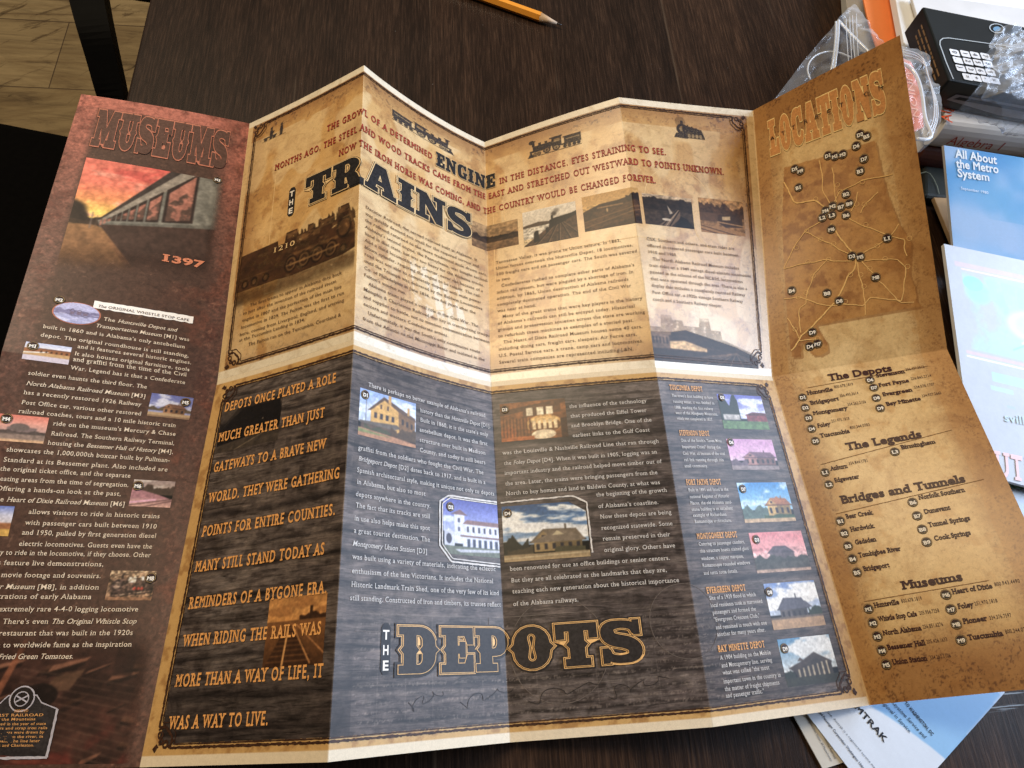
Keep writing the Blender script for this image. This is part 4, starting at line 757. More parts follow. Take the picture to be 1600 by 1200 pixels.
# ------------------------------------------------------------------ lettering
GL = {}
def _flat(body, off=0.0, res=3):
    c = bpy.data.curves.new('glyph', 'FONT'); c.body = body; c.size = 1; c.offset = off; c.resolution_u = res
    o = bpy.data.objects.new('glyph', c); COL.objects.link(o)
    dg = bpy.context.evaluated_depsgraph_get()
    me = o.evaluated_get(dg).to_mesh()
    n = len(me.vertices); co = np.zeros(n*3); me.vertices.foreach_get('co', co) if n else None
    fs = [tuple(p.vertices) for p in me.polygons]
    o.evaluated_get(dg).to_mesh_clear(); bpy.data.objects.remove(o); bpy.data.curves.remove(c)
    return co.reshape(-1, 3)[:, :2], fs
_HH = None
STY = dict(serif=(0.003, 0.078, 0.036), slab=(0.022, 0.095, 0.095), fat=(0.038, 0.08, 0.11), sans=(0.0, 0, 0), bold=(0.026, 0, 0))
def glyph(ch, style):
    global _HH
    k = (ch, style)
    if k in GL: return GL[k]
    off, ov, th = STY[style]
    if _HH is None: _HH = np.ptp(_flat('HH')[0][:, 0])
    adv = np.ptp(_flat('H'+ch+'H')[0][:, 0])-_HH
    if ch == ' ':
        GL[k] = (np.zeros((0, 2)), [], adv, []); return GL[k]
    twin = off > .003 and ch in 'MNWmw'
    co, fs = _flat(ch, 0.0 if twin else off)
    if twin:                              # thick strokes without self-crossing outlines: the letter struck three times
        n_ = len(co); f0 = list(fs); co = np.concatenate([co, co+[off, 0], co-[off, 0]]); fs = f0+[tuple(i+n_ for i in f) for f in f0]+[tuple(i+2*n_ for i in f) for f in f0]
    if len(co) == 0: GL[k] = (co, [], adv, []); return GL[k]
    nb = [0.0]*len(co) if not twin else [.25*(i // n_) for i in range(len(co))]; fs = list(fs); co = [tuple(c) for c in co]
    if ov and (ch.isalpha() or ch in '1'):
        cnt = {}
        for f in fs:
            for a, b in zip(f, f[1:]+f[:1]): cnt[frozenset((a, b))] = cnt.get(frozenset((a, b)), 0)+1
        ys = [c[1] for c in co]; ymin, ymax = min(ys), max(ys); done = []
        for e, n in cnt.items():
            if n != 1 or len(e) < 2: continue
            a, b = tuple(e); (xa, ya), (xb, yb) = co[a], co[b]
            L = abs(xa-xb)
            if abs(ya-yb) > 0.006 or not (0.05+off < L < 0.17+2*off): continue
            low = ya < ymin+0.02 or abs(ya+off) < 0.012; high = ya > ymax-0.02 or (abs(ya-0.47) < 0.05 and ya > .4)
            if low and ch in 'VvWwyYt' and ch != 'Y': continue
            if high and ch in 'A': continue
            if not (low or high): continue
            x0, x1 = min(xa, xb)-ov, max(xa, xb)+ov
            if high and ch in 'bdhklinrmuptBDEFHIKLMNPRU' and ch.islower(): x1 = max(xa, xb)
            y0, y1 = (ya, ya+th) if low else (ya-th, ya)
            if any(abs(x0-q[0]) < .02 and abs(y0-q[1]) < .02 for q in done): continue
            done.append((x0, y0)); i = len(co); co += [(x0, y0), (x1, y0), (x1, y1), (x0, y1)]; fs.append((i, i+1, i+2, i+3))
    GL[k] = (np.array(co), fs, adv, nb); return GL[k]

def set_line(text, style, track=None):
    track = dict(slab=.13, serif=.045).get(style, .02) if track is None else track; return _set_line(text, style, track)
def _set_line(text, style, track):
    """glyph outlines of a line at size 1, and its width"""
    V = []; F = []; Z = []; x = 0.0; n = 0; it = False
    for ch in text:
        if ch == '/': it = not it; continue
        co, fs, adv, nb = glyph(ch, style)
        if len(co):
            c = co.copy(); c[:, 0] += x+(0.22*co[:, 1] if it else 0); V.append(c); F += [tuple(n+i for i in f) for f in fs]; n += len(c); Z += nb+[0.75+.12*(q % 2) for q in range((len(c)-len(nb))//4) for _ in range(4)]
        x += adv*(0.92 if it else 1)+track
    return (np.concatenate(V) if V else np.zeros((0, 2))), F, x-track, Z

def lettering(name, lines, style, mat, parent, k=1.0, layer=4, cap=None):
    """lines: (u left, u right or None, v of the baseline, text)"""
    sets = [set_line(l[3], style) for l in lines]
    r = [(l[1]-l[0])*PW/s[2] for l, s in zip(lines, sets) if l[1] is not None]
    med = float(np.median(r)) if r else cap/.70; size = cap/.70 if cap else med/k
    UV = []; F = []; n = 0; lay = []
    for l, s in zip(lines, sets):
        if not len(s[0]): continue
        sx = (l[1]-l[0])*PW/s[2] if l[1] is not None else med
        u = l[0]+s[0][:, 0]*sx/PW; v = l[2]-s[0][:, 1]*size/PH
        UV.append(np.stack([u, v], -1)); F += [tuple(n+i for i in f) for f in s[1]]; n += len(u); lay += [layer+z for z in s[3]]
    UV = np.concatenate(UV)
    return page_mesh(name, UV, F, lay, np.zeros(len(F)), [mat], parent)

# display alphabet drawn on a grid ten high: outer contour first, holes after; extra filled pieces in a second list
def arc(cx, cy, rx, ry, a0, a1, n=9):
    return [(cx+rx*math.cos(math.radians(a0+(a1-a0)*i/n)), cy+ry*math.sin(math.radians(a0+(a1-a0)*i/n))) for i in range(n+1)]
def ribbon(pts, w):
    P = np.array(pts, float)
    for _ in range(2):
        Q = [P[0]]
        for a, b in zip(P, P[1:]): Q += [a*.75+b*.25, a*.25+b*.75]
        P = np.array(Q+[P[-1]])
    T = np.gradient(P, axis=0); T /= np.linalg.norm(T, axis=1, keepdims=True); Nn = np.stack([-T[:, 1], T[:, 0]], -1)
    s = np.linspace(0, 1, len(P)); ww = np.interp(s, np.linspace(0, 1, len(w)), w)[:, None]
    return [tuple(q) for q in P+Nn*ww]+[tuple(q) for q in (P-Nn*ww)[::-1]]
_LS = [(0, 8.5), (1.1, 8.5), (1.1, 5.8), (.45, 5), (1.1, 4.2), (1.1, 1.5), (0, 1.5)]
_HO = arc(4.2, 7.3, 1.0, 1.2, -20, 200)+[(3.55, 5.0)]+arc(4.2, 2.7, 1.0, 1.2, 160, 380)+[(4.85, 5.0)]
DISPLAY = {
 'T': (8.2, [[(1.7, 0), (6.5, 0), (6.5, 1.5), (5.5, 1.5), (5.5, 4.2), (6.15, 5), (5.5, 5.8), (5.5, 8.4), (6.7, 8.4), (6.7, 6.5), (8.2, 6.5), (8.2, 10), (0, 10), (0, 6.5), (1.5, 6.5), (1.5, 8.4), (2.7, 8.4), (2.7, 5.8), (2.05, 5), (2.7, 4.2), (2.7, 1.5), (1.7, 1.5)]], []),
 'I': (5, [[(0, 0), (5, 0), (5, 1.5), (3.9, 1.5), (3.9, 4.2), (4.55, 5), (3.9, 5.8), (3.9, 8.5), (5, 8.5), (5, 10), (0, 10)]+_LS], []),
 'D': (8.9, [[(0, 0), (4.6, 0)]+arc(4.6, 3.6, 3.5, 3.6, -90, 0)+[(8.2, 4.3), (8.9, 5), (8.2, 5.7)]+arc(4.6, 6.4, 3.5, 3.6, 0, 90)+[(0, 10)]+_LS,
             [(3.7, 1.6)]+arc(4.3, 3.0, 1.1, 1.4, -90, 0)+[(5.4, 4.2), (4.8, 5), (5.4, 5.8)]+arc(4.3, 7.0, 1.1, 1.4, 0, 90)+[(3.7, 8.4), (3.7, 5.8), (4.3, 5), (3.7, 4.2)]], []),
 'E': (7.5, [[(0, 0), (7.5, 0), (7.5, 3.7), (6.3, 3.7), (5.6, 1.7), (3.7, 1.7), (3.7, 4.2), (4.4, 4.2), (4.4, 3.3), (5.6, 3.3), (5.6, 6.7), (4.4, 6.7), (4.4, 5.8), (3.7, 5.8), (3.7, 8.3), (5.6, 8.3), (6.3, 6.3), (7.5, 6.3), (7.5, 10), (0, 10)]+_LS], []),
 'P': (8, [[(0, 0), (5, 0), (5, 1.5), (3.8, 1.5), (3.8, 3.6), (5, 3.6)]+arc(5, 6.8, 3.1, 3.2, -90, 90)+[(0, 10)]+_LS, [(3.8, 5.1)]+arc(4.4, 6.8, 1.1, 1.7, -90, 90)+[(3.8, 8.5)]], []),
 'R': (9.2, [[(0, 0), (4.8, 0), (4.8, 1.5), (3.8, 1.5), (3.8, 3.9), (4.5, 3.9), (5.1, 1.2), (5.8, 0), (9.2, 0), (9.2, 1.5), (8.3, 1.5), (7.8, 3.4), (7.0, 4.5)]+arc(5.1, 7.2, 3.1, 2.8, -40, 90)+[(0, 10)]+_LS, [(3.8, 5.4)]+arc(4.5, 7.0, 1.1, 1.6, -90, 90)+[(3.8, 8.6)]], []),
 'O': (8.4, [arc(4.2, 3.8, 3.5, 3.8, 180, 360)+[(7.8, 4.2), (8.5, 5), (7.8, 5.8)]+arc(4.2, 6.2, 3.5, 3.8, 0, 180)+[(.6, 5.8), (-.1, 5), (.6, 4.2)], _HO], []),
 'N': (9.6, [[(0, 0), (4, 0), (4, 1.5), (2.9, 1.5), (2.9, 6), (6.6, 0), (8.6, 0), (8.6, 8.5), (9.6, 8.5), (9.6, 10), (5.8, 10), (5.8, 8.5), (6.9, 8.5), (6.9, 4.4), (3.4, 10), (0, 10), (0, 8.5), (1.1, 8.5), (1.1, 1.5), (0, 1.5)]], []),
 'A': (9.6, [[(0, 0), (3.8, 0), (3.8, 1.5), (3, 1.5), (3.35, 2.8), (5.7, 2.8), (6.05, 1.5), (5.3, 1.5), (5.3, 0), (9.6, 0), (9.6, 1.5), (8.8, 1.5), (6.3, 10), (3.1, 10), (.8, 1.5), (0, 1.5)], [(3.8, 4.3), (5.25, 4.3), (4.5, 7.2)]], []),
 'M': (11, [[(0, 0), (3.7, 0), (3.7, 1.5), (2.8, 1.5), (2.8, 6.4), (4.7, .8), (5.7, .8), (7.4, 6.4), (7.4, 1.5), (6.5, 1.5), (6.5, 0), (11, 0), (11, 1.5), (10, 1.5), (10, 8.5), (11, 8.5), (11, 10), (7.6, 10), (5.5, 4.4), (3.4, 10), (0, 10), (0, 8.5), (1, 8.5), (1, 1.5), (0, 1.5)]], []),
 'U': (8.6, [[(0, 10), (0, 8.5), (1.1, 8.5), (1.1, 5.8), (.5, 5), (1.1, 4.2)]+arc(4.3, 3.2, 3.2, 3.2, 180, 360)+[(7.5, 4.2), (8.1, 5), (7.5, 5.8), (7.5, 8.5), (8.6, 8.5), (8.6, 10), (5.1, 10), (5.1, 8.5), (6, 8.5), (6, 5.6), (5.5, 5), (6, 4.4)]+arc(4.8, 3.2, 1.1, 1.5, 0, -180)+[(3.7, 4.4), (4.2, 5), (3.7, 5.6), (3.7, 8.5), (4.7, 8.5), (4.7, 10)]], []),
 'L': (7.2, [[(0, 0), (7.2, 0), (7.2, 4), (6, 4), (5.3, 1.7), (3.7, 1.7), (3.7, 4.2), (4.3, 5), (3.7, 5.8), (3.7, 8.5), (4.9, 8.5), (4.9, 10), (0, 10)]+_LS], []),
 'S': (7.8, [ribbon([(6.9, 7.0), (6.6, 8.6), (4.4, 9.3), (1.4, 8.9), (1.2, 6.6), (2.4, 5.4), (5.2, 4.7), (6.7, 3.4), (6.4, 1.1), (3.6, .6), (1.2, 1.2), (.9, 3.0)], [.55, .8, .8, 1.25, 1.4, 1.4, 1.25, .8, .8, .55])], [[(6.6, 6.6), (7.7, 6.6), (7.7, 10), (6.6, 10)], [(.1, 0), (1.2, 0), (1.2, 3.4), (.1, 3.4)]]),
 'C': (8, [ribbon([(7.0, 6.8), (6.4, 8.9), (4.2, 9.4), (1.8, 8.2), (1.7, 5.0), (1.8, 1.8), (4.2, .6), (6.5, 1.1), (7.2, 3.2)], [.6, .7, .8, 1.4, 1.5, 1.4, .8, .7, .6])], [[(6.6, 6.4), (7.7, 6.4), (7.7, 10), (6.6, 10)]]),
 'G': (8.6, [ribbon([(7.0, 6.8), (6.4, 8.9), (4.2, 9.4), (1.8, 8.2), (1.7, 5.0), (1.8, 1.8), (4.2, .6), (6.2, 1.0)], [.6, .7, .8, 1.4, 1.5, 1.4, .8, .7])], [[(6.6, 6.4), (7.7, 6.4), (7.7, 10), (6.6, 10)], [(5.6, 0), (7.9, 0), (7.9, 3.4), (8.6, 3.4), (8.6, 4.6), (4.9, 4.6), (4.9, 3.4), (5.6, 3.4)]]),
}
_DC = {}
def display_fill(key, loops, off):
    if (key, off) in _DC: return _DC[key, off]
    c = bpy.data.curves.new('sign', 'CURVE'); c.dimensions = '2D'; c.fill_mode = 'BOTH'; c.offset = off
    for lp in loops:
        s = c.splines.new('POLY'); s.points.add(len(lp)-1); s.use_cyclic_u = True
        for q, (x, y) in zip(s.points, lp): q.co = (x, y, 0, 1)
    o = bpy.data.objects.new('sign', c); COL.objects.link(o); dg = bpy.context.evaluated_depsgraph_get()
    me = o.evaluated_get(dg).to_mesh(); co = np.array([v.co[:2] for v in me.vertices]).reshape(-1, 2); fs = [tuple(p.vertices) for p in me.polygons]
    o.evaluated_get(dg).to_mesh_clear(); bpy.data.objects.remove(o); bpy.data.curves.remove(c)
    _DC[key, off] = (co, fs); return co, fs
def display(name, text, u0, u1, vb, vt, layers, parent, gap=0.55, layer=5):
    """layers: (outline offset in tenths of the height, material)"""
    w = sum(DISPLAY[c][0] for c in text)+gap*(len(text)-1); sx = (u1-u0)/w; sy = (vb-vt)/10
    UV = []; F = []; mi = []; lay = []; n = 0
    for li, (off, mt) in enumerate(layers):
        x = 0.0
        for c in text:
            wd, loops, extra = DISPLAY[c]
            for pi, lp in enumerate([loops]+[[e] for e in extra]):
                co, fs = display_fill((c, pi), lp, off)
                if not len(co): continue
                UV.append(np.stack([u0+(x+co[:, 0])*sx, vb-co[:, 1]*sy], -1)); F += [tuple(n+i for i in f) for f in fs]; mi += [li]*len(fs)
                lay += [layer+li*1.0+pi*.3]*len(co); n += len(co)
            x += wd+gap
    return page_mesh(name, np.concatenate(UV), F, lay, mi, [m for _, m in layers], parent, cut=7)
# ------------------------------------------------------------------ strokes and discs in page coordinates
def resample(path, step):
    P = np.array(path, float); M = P*[PW, PH]; d = np.r_[0, np.cumsum(np.linalg.norm(np.diff(M, axis=0), axis=1))]
    n = max(2, int(d[-1]/step)+1); t = np.linspace(0, d[-1], n)
    return np.stack([np.interp(t, d, M[:, k]) for k in (0, 1)], -1)
def strokes(name, paths, mat, parent, layer=3, step=0.0016, jitter=0.3, seed=1):
    """paths: (points in page coordinates, width in metres)"""
    rng = np.random.default_rng(seed); UV = []; F = []; n = 0; lay = []
    for pi, (path, w) in enumerate(paths):
        M = resample(path, step); T = np.gradient(M, axis=0); T /= np.linalg.norm(T, axis=1, keepdims=True)+1e-12
        Q = np.stack([-T[:, 1], T[:, 0]], -1)
        a = w/2*(1+jitter*rng.standard_normal(len(M)).clip(-1.6, 1.6)); b = w/2*(1+jitter*rng.standard_normal(len(M)).clip(-1.6, 1.6))
        UV += [np.concatenate([M+Q*a[:, None], M-Q*b[:, None]])/[PW, PH]]; m = len(M)
        F += [(n+i, n+i+1, n+m+i+1, n+m+i) for i in range(m-1)]; n += 2*m; lay += [layer+.25*(pi % 3)]*(2*m)
    return page_mesh(name, np.concatenate(UV), F, lay, np.zeros(len(F)), [mat], parent)
def ring_path(u, v, r, n=28, a0=0, a1=360):
    return [(u+r*math.cos(math.radians(a0+(a1-a0)*i/n))/PW, v+r*math.sin(math.radians(a0+(a1-a0)*i/n))/PH) for i in range(n+1)]
def disc_faces(u, v, rx, ry, n=28):
    return np.array([(u+rx*math.cos(2*math.pi*i/n)/PW, v+ry*math.sin(2*math.pi*i/n)/PH) for i in range(n)])

def badge(sec, u, v, text, where, parent):
    r = dict(list=.0031, map=.0035, pic=.0030)[where]; UV = []; F = []; mi = []; lay = []; n = 0
    mats = [INK['ring'], INK['disc'], INK['badgewhite'], INK['maroon']]
    for k, (rr, m) in enumerate(((r, 1), (r*.90, 0), (r*.84, 1))):
        UV.append(disc_faces(u, v, rr, rr)); F.append(tuple(range(n, n+28))); mi.append(m); lay += [6+k]*28; n += 28
    co, fs, w, Z = set_line(text, 'fat', 0.0); hgt = r*.74; sx = min(r*1.3/w, hgt/0.7*1.5); sy = hgt/0.70
    UV.append(np.stack([u+(co[:, 0]-w/2)*sx/PW, v+(r*.50-co[:, 1]*sy)/PH], -1)); F += [tuple(n+i for i in f) for f in fs]; mi += [2]*len(fs); lay += [9+z for z in Z]; n += len(co)
    q = np.array([(-.5, -.62), (.5, -.62), (.6, -.44), (-.6, -.44)])*r; UV.append(np.stack([u+q[:, 0]/PW, v+q[:, 1]/PH], -1)); F.append((n, n+1, n+2, n+3)); mi.append(3); lay += [9]*4
    return page_mesh('badge', np.concatenate(UV), F, lay, mi, mats, parent)

# ------------------------------------------------------------------ the brochure
brochure = empty('fold_out_brochure', tuple(GV[3, 1]*[1, 1, 0]), 'wide zigzag-folded railroad brochure in parchment, slate and brown spread open across the dark table', 'brochure')
PAPERS = dict(trains=printed('parchment_print', kind='parchment', spec=.85), depots=printed('board_print', kind='boards', spec=.27), museums=printed('leather_print', kind='leather', spec=.36), locations=printed('chart_print', kind='chart', spec=.4))
PICTURE = printed('printed_picture', alpha=True, grain=0.10, spec=.26)
def uvgrid(u0, u1, v0, v1, nu, nv): return np.linspace(u0, u1, nu), np.linspace(v0, v1, nv)
def edge_d(U, V, u0, u1, v0, v1): return np.minimum(np.minimum((U-u0)*PW, (u1-U)*PW), np.minimum((V-v0)*PH, (v1-V)*PH))
def field(U, V, s, seed, oc=5): return vnoise(U*PW*s, V*PH*s, seed, oc)

def trains_paint(U, V):
    n1 = field(U, V, 22, 1); n2 = field(U, V, 90, 2); n3 = field(U, V, 520, 3, 3)
    c = np.ones(U.shape+(3,))*np.array([211, 166, 101.])
    c = blend(c, (224, 184, 124), sstep(.45, .7, n1)); c = blend(c, (178, 128, 70), sstep(.50, .72, n2)*.75)
    d = edge_d(U, V, 1.05, 4.93, .03, .972); e = 1-sstep(.0, .022, d+.016*(n2-.5)); c = blend(c, (138, 92, 48), e*.62)
    c = blend(c, (92, 60, 34), sstep(.60, .70, n3)*(.18+.75*e)*sstep(.4, .6, n2))
    # pale lettered patches and the dark mottling under the right hand corner
    c = blend(c, (236, 210, 164), .5*sstep(.55, .62, field(U, V*.5, 40, 11, 2))*(V > .1))
    p = Pic(1, 1); p.X, p.Y = U, V                        # ghost letters under the text, their glare painted in as pale strokes
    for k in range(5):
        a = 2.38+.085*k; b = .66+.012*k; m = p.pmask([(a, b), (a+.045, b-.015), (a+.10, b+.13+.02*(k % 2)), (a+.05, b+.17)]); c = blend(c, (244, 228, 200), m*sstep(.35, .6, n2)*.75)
    for k in range(4):
        a = 3.06+.06*k; m = p.pmask([(a, .60), (a+.035, .59), (a+.06, .76), (a+.02, .78)]); c = blend(c, (196, 150, 92), m*sstep(.35, .6, n2)*.5)
    out = (V < .026) | (V > .976); c[out] = (236, 222, 196)
    m = (U < 1.045) | (U > 4.945); c[m & ~out] = (214, 180, 128)
    c = blend(c, (244, 232, 210), (np.abs(U-np.round(U)) < .0035)*.35)
    return c
def depots_paint(U, V):
    n1 = field(U, V, 24, 21); n2 = field(U*.35, V, 150, 22); n3 = field(U*.22, V, 620, 23, 4); n4 = field(U, V, 60, 24)
    c = np.ones(U.shape+(3,))*np.array([84, 74, 70.])
    c = blend(c, (112, 102, 97), sstep(.48, .75, n1)*.8); c = blend(c, (60, 51, 47), sstep(.5, .72, n2)*.5); c = blend(c, (104, 92, 84), sstep(.57, .72, n3)*.55); c = blend(c, (44, 36, 33), sstep(.54, .7, 1-n3)*.5)
    for k in range(14):                                   # gaps between the printed boards
        y = 1.075+.071*k+.012*math.sin(k*2.3); w = .0035+.0025*((k*7) % 3)
        yy = V+.008*(field(U, V*0, 30, 40+k, 3)-.5)*2; a = np.exp(-((yy-y)/w)**2); c = blend(c, (26, 21, 20), a*.55)
        c = blend(c, (116, 104, 96), np.exp(-((yy-y-2*w)/(w*.7))**2)*.35)
    # ghosts of buildings and figures behind the lines
    g = ((np.abs(((U*9) % 1)-.5) < .16) & (np.abs(((V*22) % 1)-.5) < .3) & (V > 1.2) & (V < 1.42) & (U > 1.5) & (U < 2.5)); c = blend(c, (36, 30, 28), g*.35)
    c = blend(c, (112, 100, 92), sstep(.55, .7, n4)*.4*(V < 1.75)); c = blend(c, (34, 28, 26), sstep(1.7, 1.95, V)*.45*(U < 2.1)+0*V)
    # a grid of faint timetable rules low down
    for vv in (1.70, 1.855): c = blend(c, (120, 108, 98), (np.abs(V-vv) < .0016)*(U > 2.1)*(U < 4.1)*.6*sstep(.4, .5, n4))
    gx = (np.abs(((U*6.5) % 1)-.5) < .012)*(V > 1.70)*(V < 1.93)*(U > 2.1)*(U < 4.1); c = blend(c, (118, 106, 98), gx*.4)
    dg = field(U*2.2, V*1.6, 600, 31, 1); row = np.abs(((V*52) % 1)-.5) < .2; c = blend(c, (128, 116, 106), sstep(.62, .72, dg)*row*(V > 1.72)*(V < 1.94)*(U > 2.1)*(U < 4.15)*.55)
    d = edge_d(U, V, 1.0845, 4.9125, 1.0410, 1.9560)+.0009*(field(U, V, 420, 29, 2)-.5)
    tan = np.ones(U.shape+(3,))*np.array([206, 164, 104.]); tan = blend(tan, (150, 106, 62), sstep(.5, .72, field(U, V, 180, 33))*.6)
    c = blend(c, tan, (d < 0)*1.0)
    out = (V < 1.016) | (V > 1.977); c[out] = (232, 214, 184)
    c = blend(c, (206, 160, 110), .9*(np.abs(V-1.4)<.004)*0)
    c = blend(c, (150, 138, 128), (np.abs(U-np.round(U)) < .003)*.22)
    return c
def museums_paint(U, V):
    n1 = field(U, V, 20, 41); n2 = field(U, V, 110, 42); n3 = field(U, V, 480, 43, 3)
    c = np.ones(U.shape+(3,))*np.array([78, 54, 43.]); c = blend(c, (84, 58, 46), sstep(.45, .7, n2)*.5)
    du = np.minimum((U-.0)*PW, (.96-U)*PW*.8); dv = V*PH
    e = np.maximum(1-sstep(.010, .014+.006*n1, U*PW), 1-sstep(.004, .022, (1-U)*PW+.016*(n1-.5)))
    top = 1-sstep(.030, .034, dv); topfade = 1-sstep(.03, .06, dv)
    lc = blend(np.ones(U.shape+(3,))*np.array([134, 84, 68.]), (108, 76, 64), sstep(.2, .9, V))
    lc = blend(lc, (186, 110, 90), (1-sstep(.02, .5, V))*.8); lc = blend(lc, (92, 46, 36), sstep(.5, .7, n2)*.55); lc = blend(lc, (200, 124, 100), sstep(.6, .72, n3)*.25)
    t2 = (V*PH < .012)*1.0
    c = blend(c, lc, np.clip(np.maximum(e*(.9-.35*sstep(.3, 1.2, V)), t2), 0, 1))
    c = blend(c, lc, np.clip((1-sstep(.0, .16, V))*.35*(U > .1), 0, 1))
    rust = sstep(.55, .72, field(U, V, 60, 47))*sstep(.55, .95, U); c = blend(c, (118, 66, 48), rust*.5)
    c = blend(c, (148, 110, 86), sstep(.66, .72, n3)*sstep(.5, .6, n2)*.35); n5 = field(U, V, 700, 49, 3); c = c*(1+.5*(n5-.5)*np.clip(e+.25, 0, 1))[..., None]
    return c
def locations_paint(U, V):
    n1 = field(U, V, 22, 51); n2 = field(U, V, 100, 52); n3 = field(U, V, 900, 53, 3)
    c = np.ones(U.shape+(3,))*np.array([222, 188, 132.]); c = blend(c, (230, 198, 144), sstep(.45, .7, n1)); c = blend(c, (182, 130, 68), sstep(.55, .75, n2)*.4)
    d = edge_d(U, V, 5.0, 6.0, 0, 2.0); e = 1-sstep(.004, .030, d+.020*(n2-.5)); e = np.maximum(e*.8, (1-sstep(.02, .05, V*PH+.02*(n1-.5))))
    e = np.maximum(e, sstep(1.78, 1.92, V+.06*(n1-.5))*.9)
    c = blend(c, (150, 100, 50), e*.85); c = blend(c, (90, 54, 28), sstep(.58, .70, n3)*e*.75*sstep(.35, .55, n2))
    inner = (U > 5.1) & (U < 5.86); c = blend(c, (186, 134, 72), (~inner)*.35)
    # relief map
    p = Pic(1, 1); p.X, p.Y = U, V; m = p.pmask([tuple(q) for q in MAP_OUTLINE])
    sh = p.pmask([(a+.012, b+.008) for a, b in MAP_OUTLINE]); c = blend(c, (132, 84, 40), np.clip(sh-m, 0, 1)*.5)
    rel = field(U, V, 130, 55); c = blend(c, (176, 122, 64), m*.75); c = blend(c, (136, 86, 44), m*sstep(.5, .7, rel)*.6*(1-.5*sstep(5.4, 5.7, U))); c = blend(c, (198, 148, 84), m*sstep(.52, .68, 1-rel)*.4)
    c = blend(c, (250, 226, 180), (np.abs(U-5.0) < .006)*.5)
    return c
PANELS = {}
for key, name, fn, (u0, u1, v0, v1, nu, nv) in (
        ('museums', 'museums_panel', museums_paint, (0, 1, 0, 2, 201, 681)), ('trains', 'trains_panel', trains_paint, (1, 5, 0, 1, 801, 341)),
        ('depots', 'depots_panel', depots_paint, (1, 5, 1, 2, 801, 341)), ('locations', 'locations_panel', locations_paint, (5, 6, 0, 2, 201, 681))):
    us, vs = uvgrid(u0, u1, v0, v1, nu, nv)
    # stay a hair inside the sheet so that each panel keeps its own side of the fold
    ue = us.copy(); ve = vs.copy()
    ue[-1] -= 1e-6; ve[-1] -= 1e-6
    U, V = np.meshgrid(us, vs)
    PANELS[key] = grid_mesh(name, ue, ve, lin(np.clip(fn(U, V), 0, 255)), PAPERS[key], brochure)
PANELS['museums']['label'] = 'dark brown panel with reddish margins'
PANELS['trains']['label'] = 'yellowed parchment panel with steam trains'
PANELS['depots']['label'] = 'slate and brown board-textured panel of depots'
PANELS['locations']['label'] = 'tan panel with relief map and place lists'

# photographs printed on it
for sec, kind, u0, v0, u1, v1 in PHOTOS:
    if kind == 'sunset': u1 = .90
    u0 = max(u0, .002); u1 = min(u1, 5.995)
    if kind == 'loco1210': u0, u1, v0, v1 = 1.062, 1.985, .525, .79
    if kind == 'wide_engine': v0, v1 = .078, .142
    if kind == 'old_engine': v0, v1 = .072, .150
    if kind == 'darkhouse': v0, v1 = 1.095, 1.24
    if kind == 'shed': v0, v1 = .80, .978
    big = kind in ('sunset', 'loco1210', 'rubble', 'shed')
    nu = int(max(40, (u1-u0)*PW/(.00045 if not big else .0006))); nv = int(max(36, (v1-v0)*PH/(.00045 if not big else .0006)))
    if kind == 'wide_engine': nu, nv = 200, 60
    us = np.linspace(u0, u1, nu); vs = np.linspace(v0, v1, nv)
    for k in range(1, 6):
        if u0 < k < u1: us[np.argmin(abs(us-k))] = k
    if v0 < 1 < v1: vs[np.argmin(abs(vs-1))] = 1
    o = grid_mesh('printed_photograph', us, vs, paint(kind, nu, nv), PICTURE, PANELS[sec], layer=1.0)
# small painted oval over the cafe banner
cu, cv = MISC['ell'][0]; ru = MISC['ell'][1][0]-cu; rv = .036
page_mesh('cafe_emblem', disc_faces(cu, cv, ru*PW, rv*PH, 40), [tuple(range(40))], [2]*40, [0], [INK['rose']], PANELS['museums'])
p = Pic(90, 60); p.grad([(0, (190, 186, 214)), (1, (164, 164, 196))]); p.trees(0, 1, .5, .2, (126, 120, 150), 3, base=.6); p.clouds((212, 208, 226), .5, 1, 4, 3, .5, .8, 3)
for x, y, c, r_, b in ((.36, .44, .44, .3, .56), (.5, .4, .6, .34, .56), (.64, .46, .74, .4, .58)): p.rect(x, y, c, b, (120, 104, 120)); p.line(x-.02, y, (x+c)/2, r_, .01, (90, 78, 96)); p.line((x+c)/2, r_, c+.02, y, .01, (90, 78, 96))
for k in range(9): p.line(.3+.05*k, .6+.03*(k % 3), .4+.05*k, .58+.03*(k % 4), .008, (84, 76, 96))
p.a = ((((p.X-.5)/.5)**2+((p.Y-.5)/.5)**2) < 1)*1.0
grid_mesh('cafe_emblem', np.linspace(cu-ru*.93, cu+ru*.93, 90), np.linspace(cv-rv*.93, cv+rv*.93, 60), p.done(), PICTURE, PANELS['museums'], layer=4)
b = MISC['banner']; vm = (b[0][1]+b[2][1])/2; nb = 26
bu = np.linspace(b[0][0], b[1][0], nb); jj = np.random.default_rng(3).uniform(-.0018, .0018, (2, nb))
top = np.stack([bu, .8035+jj[0]*.6], -1); bot = np.stack([bu[::-1], .8275+jj[1]], -1)
page_mesh('banner', np.concatenate([top, bot]), [(i, i+1, 2*nb-2-i, 2*nb-1-i) for i in range(nb-1)], [2]*(2*nb), [0]*(nb-1), [INK['badgewhite']], PANELS['museums'])
lettering('banner_lettering', [(b[0][0]+.02, b[1][0]-.02, .8225, '/The/ ORIGINAL WHISTLE STOP CAFE')], 'serif', INK['umber'], PANELS['museums'], k=1.15, layer=4)
lettering('car_number', [(.615, .845, .627, '1397')], 'fat', INK['numeral'], PANELS['museums'], layer=5, cap=.0056)
lettering('engine_number', [(1.34, 1.52, .610, '1210')], 'serif', INK['parch'], PANELS['trains'], layer=5, cap=.0042)
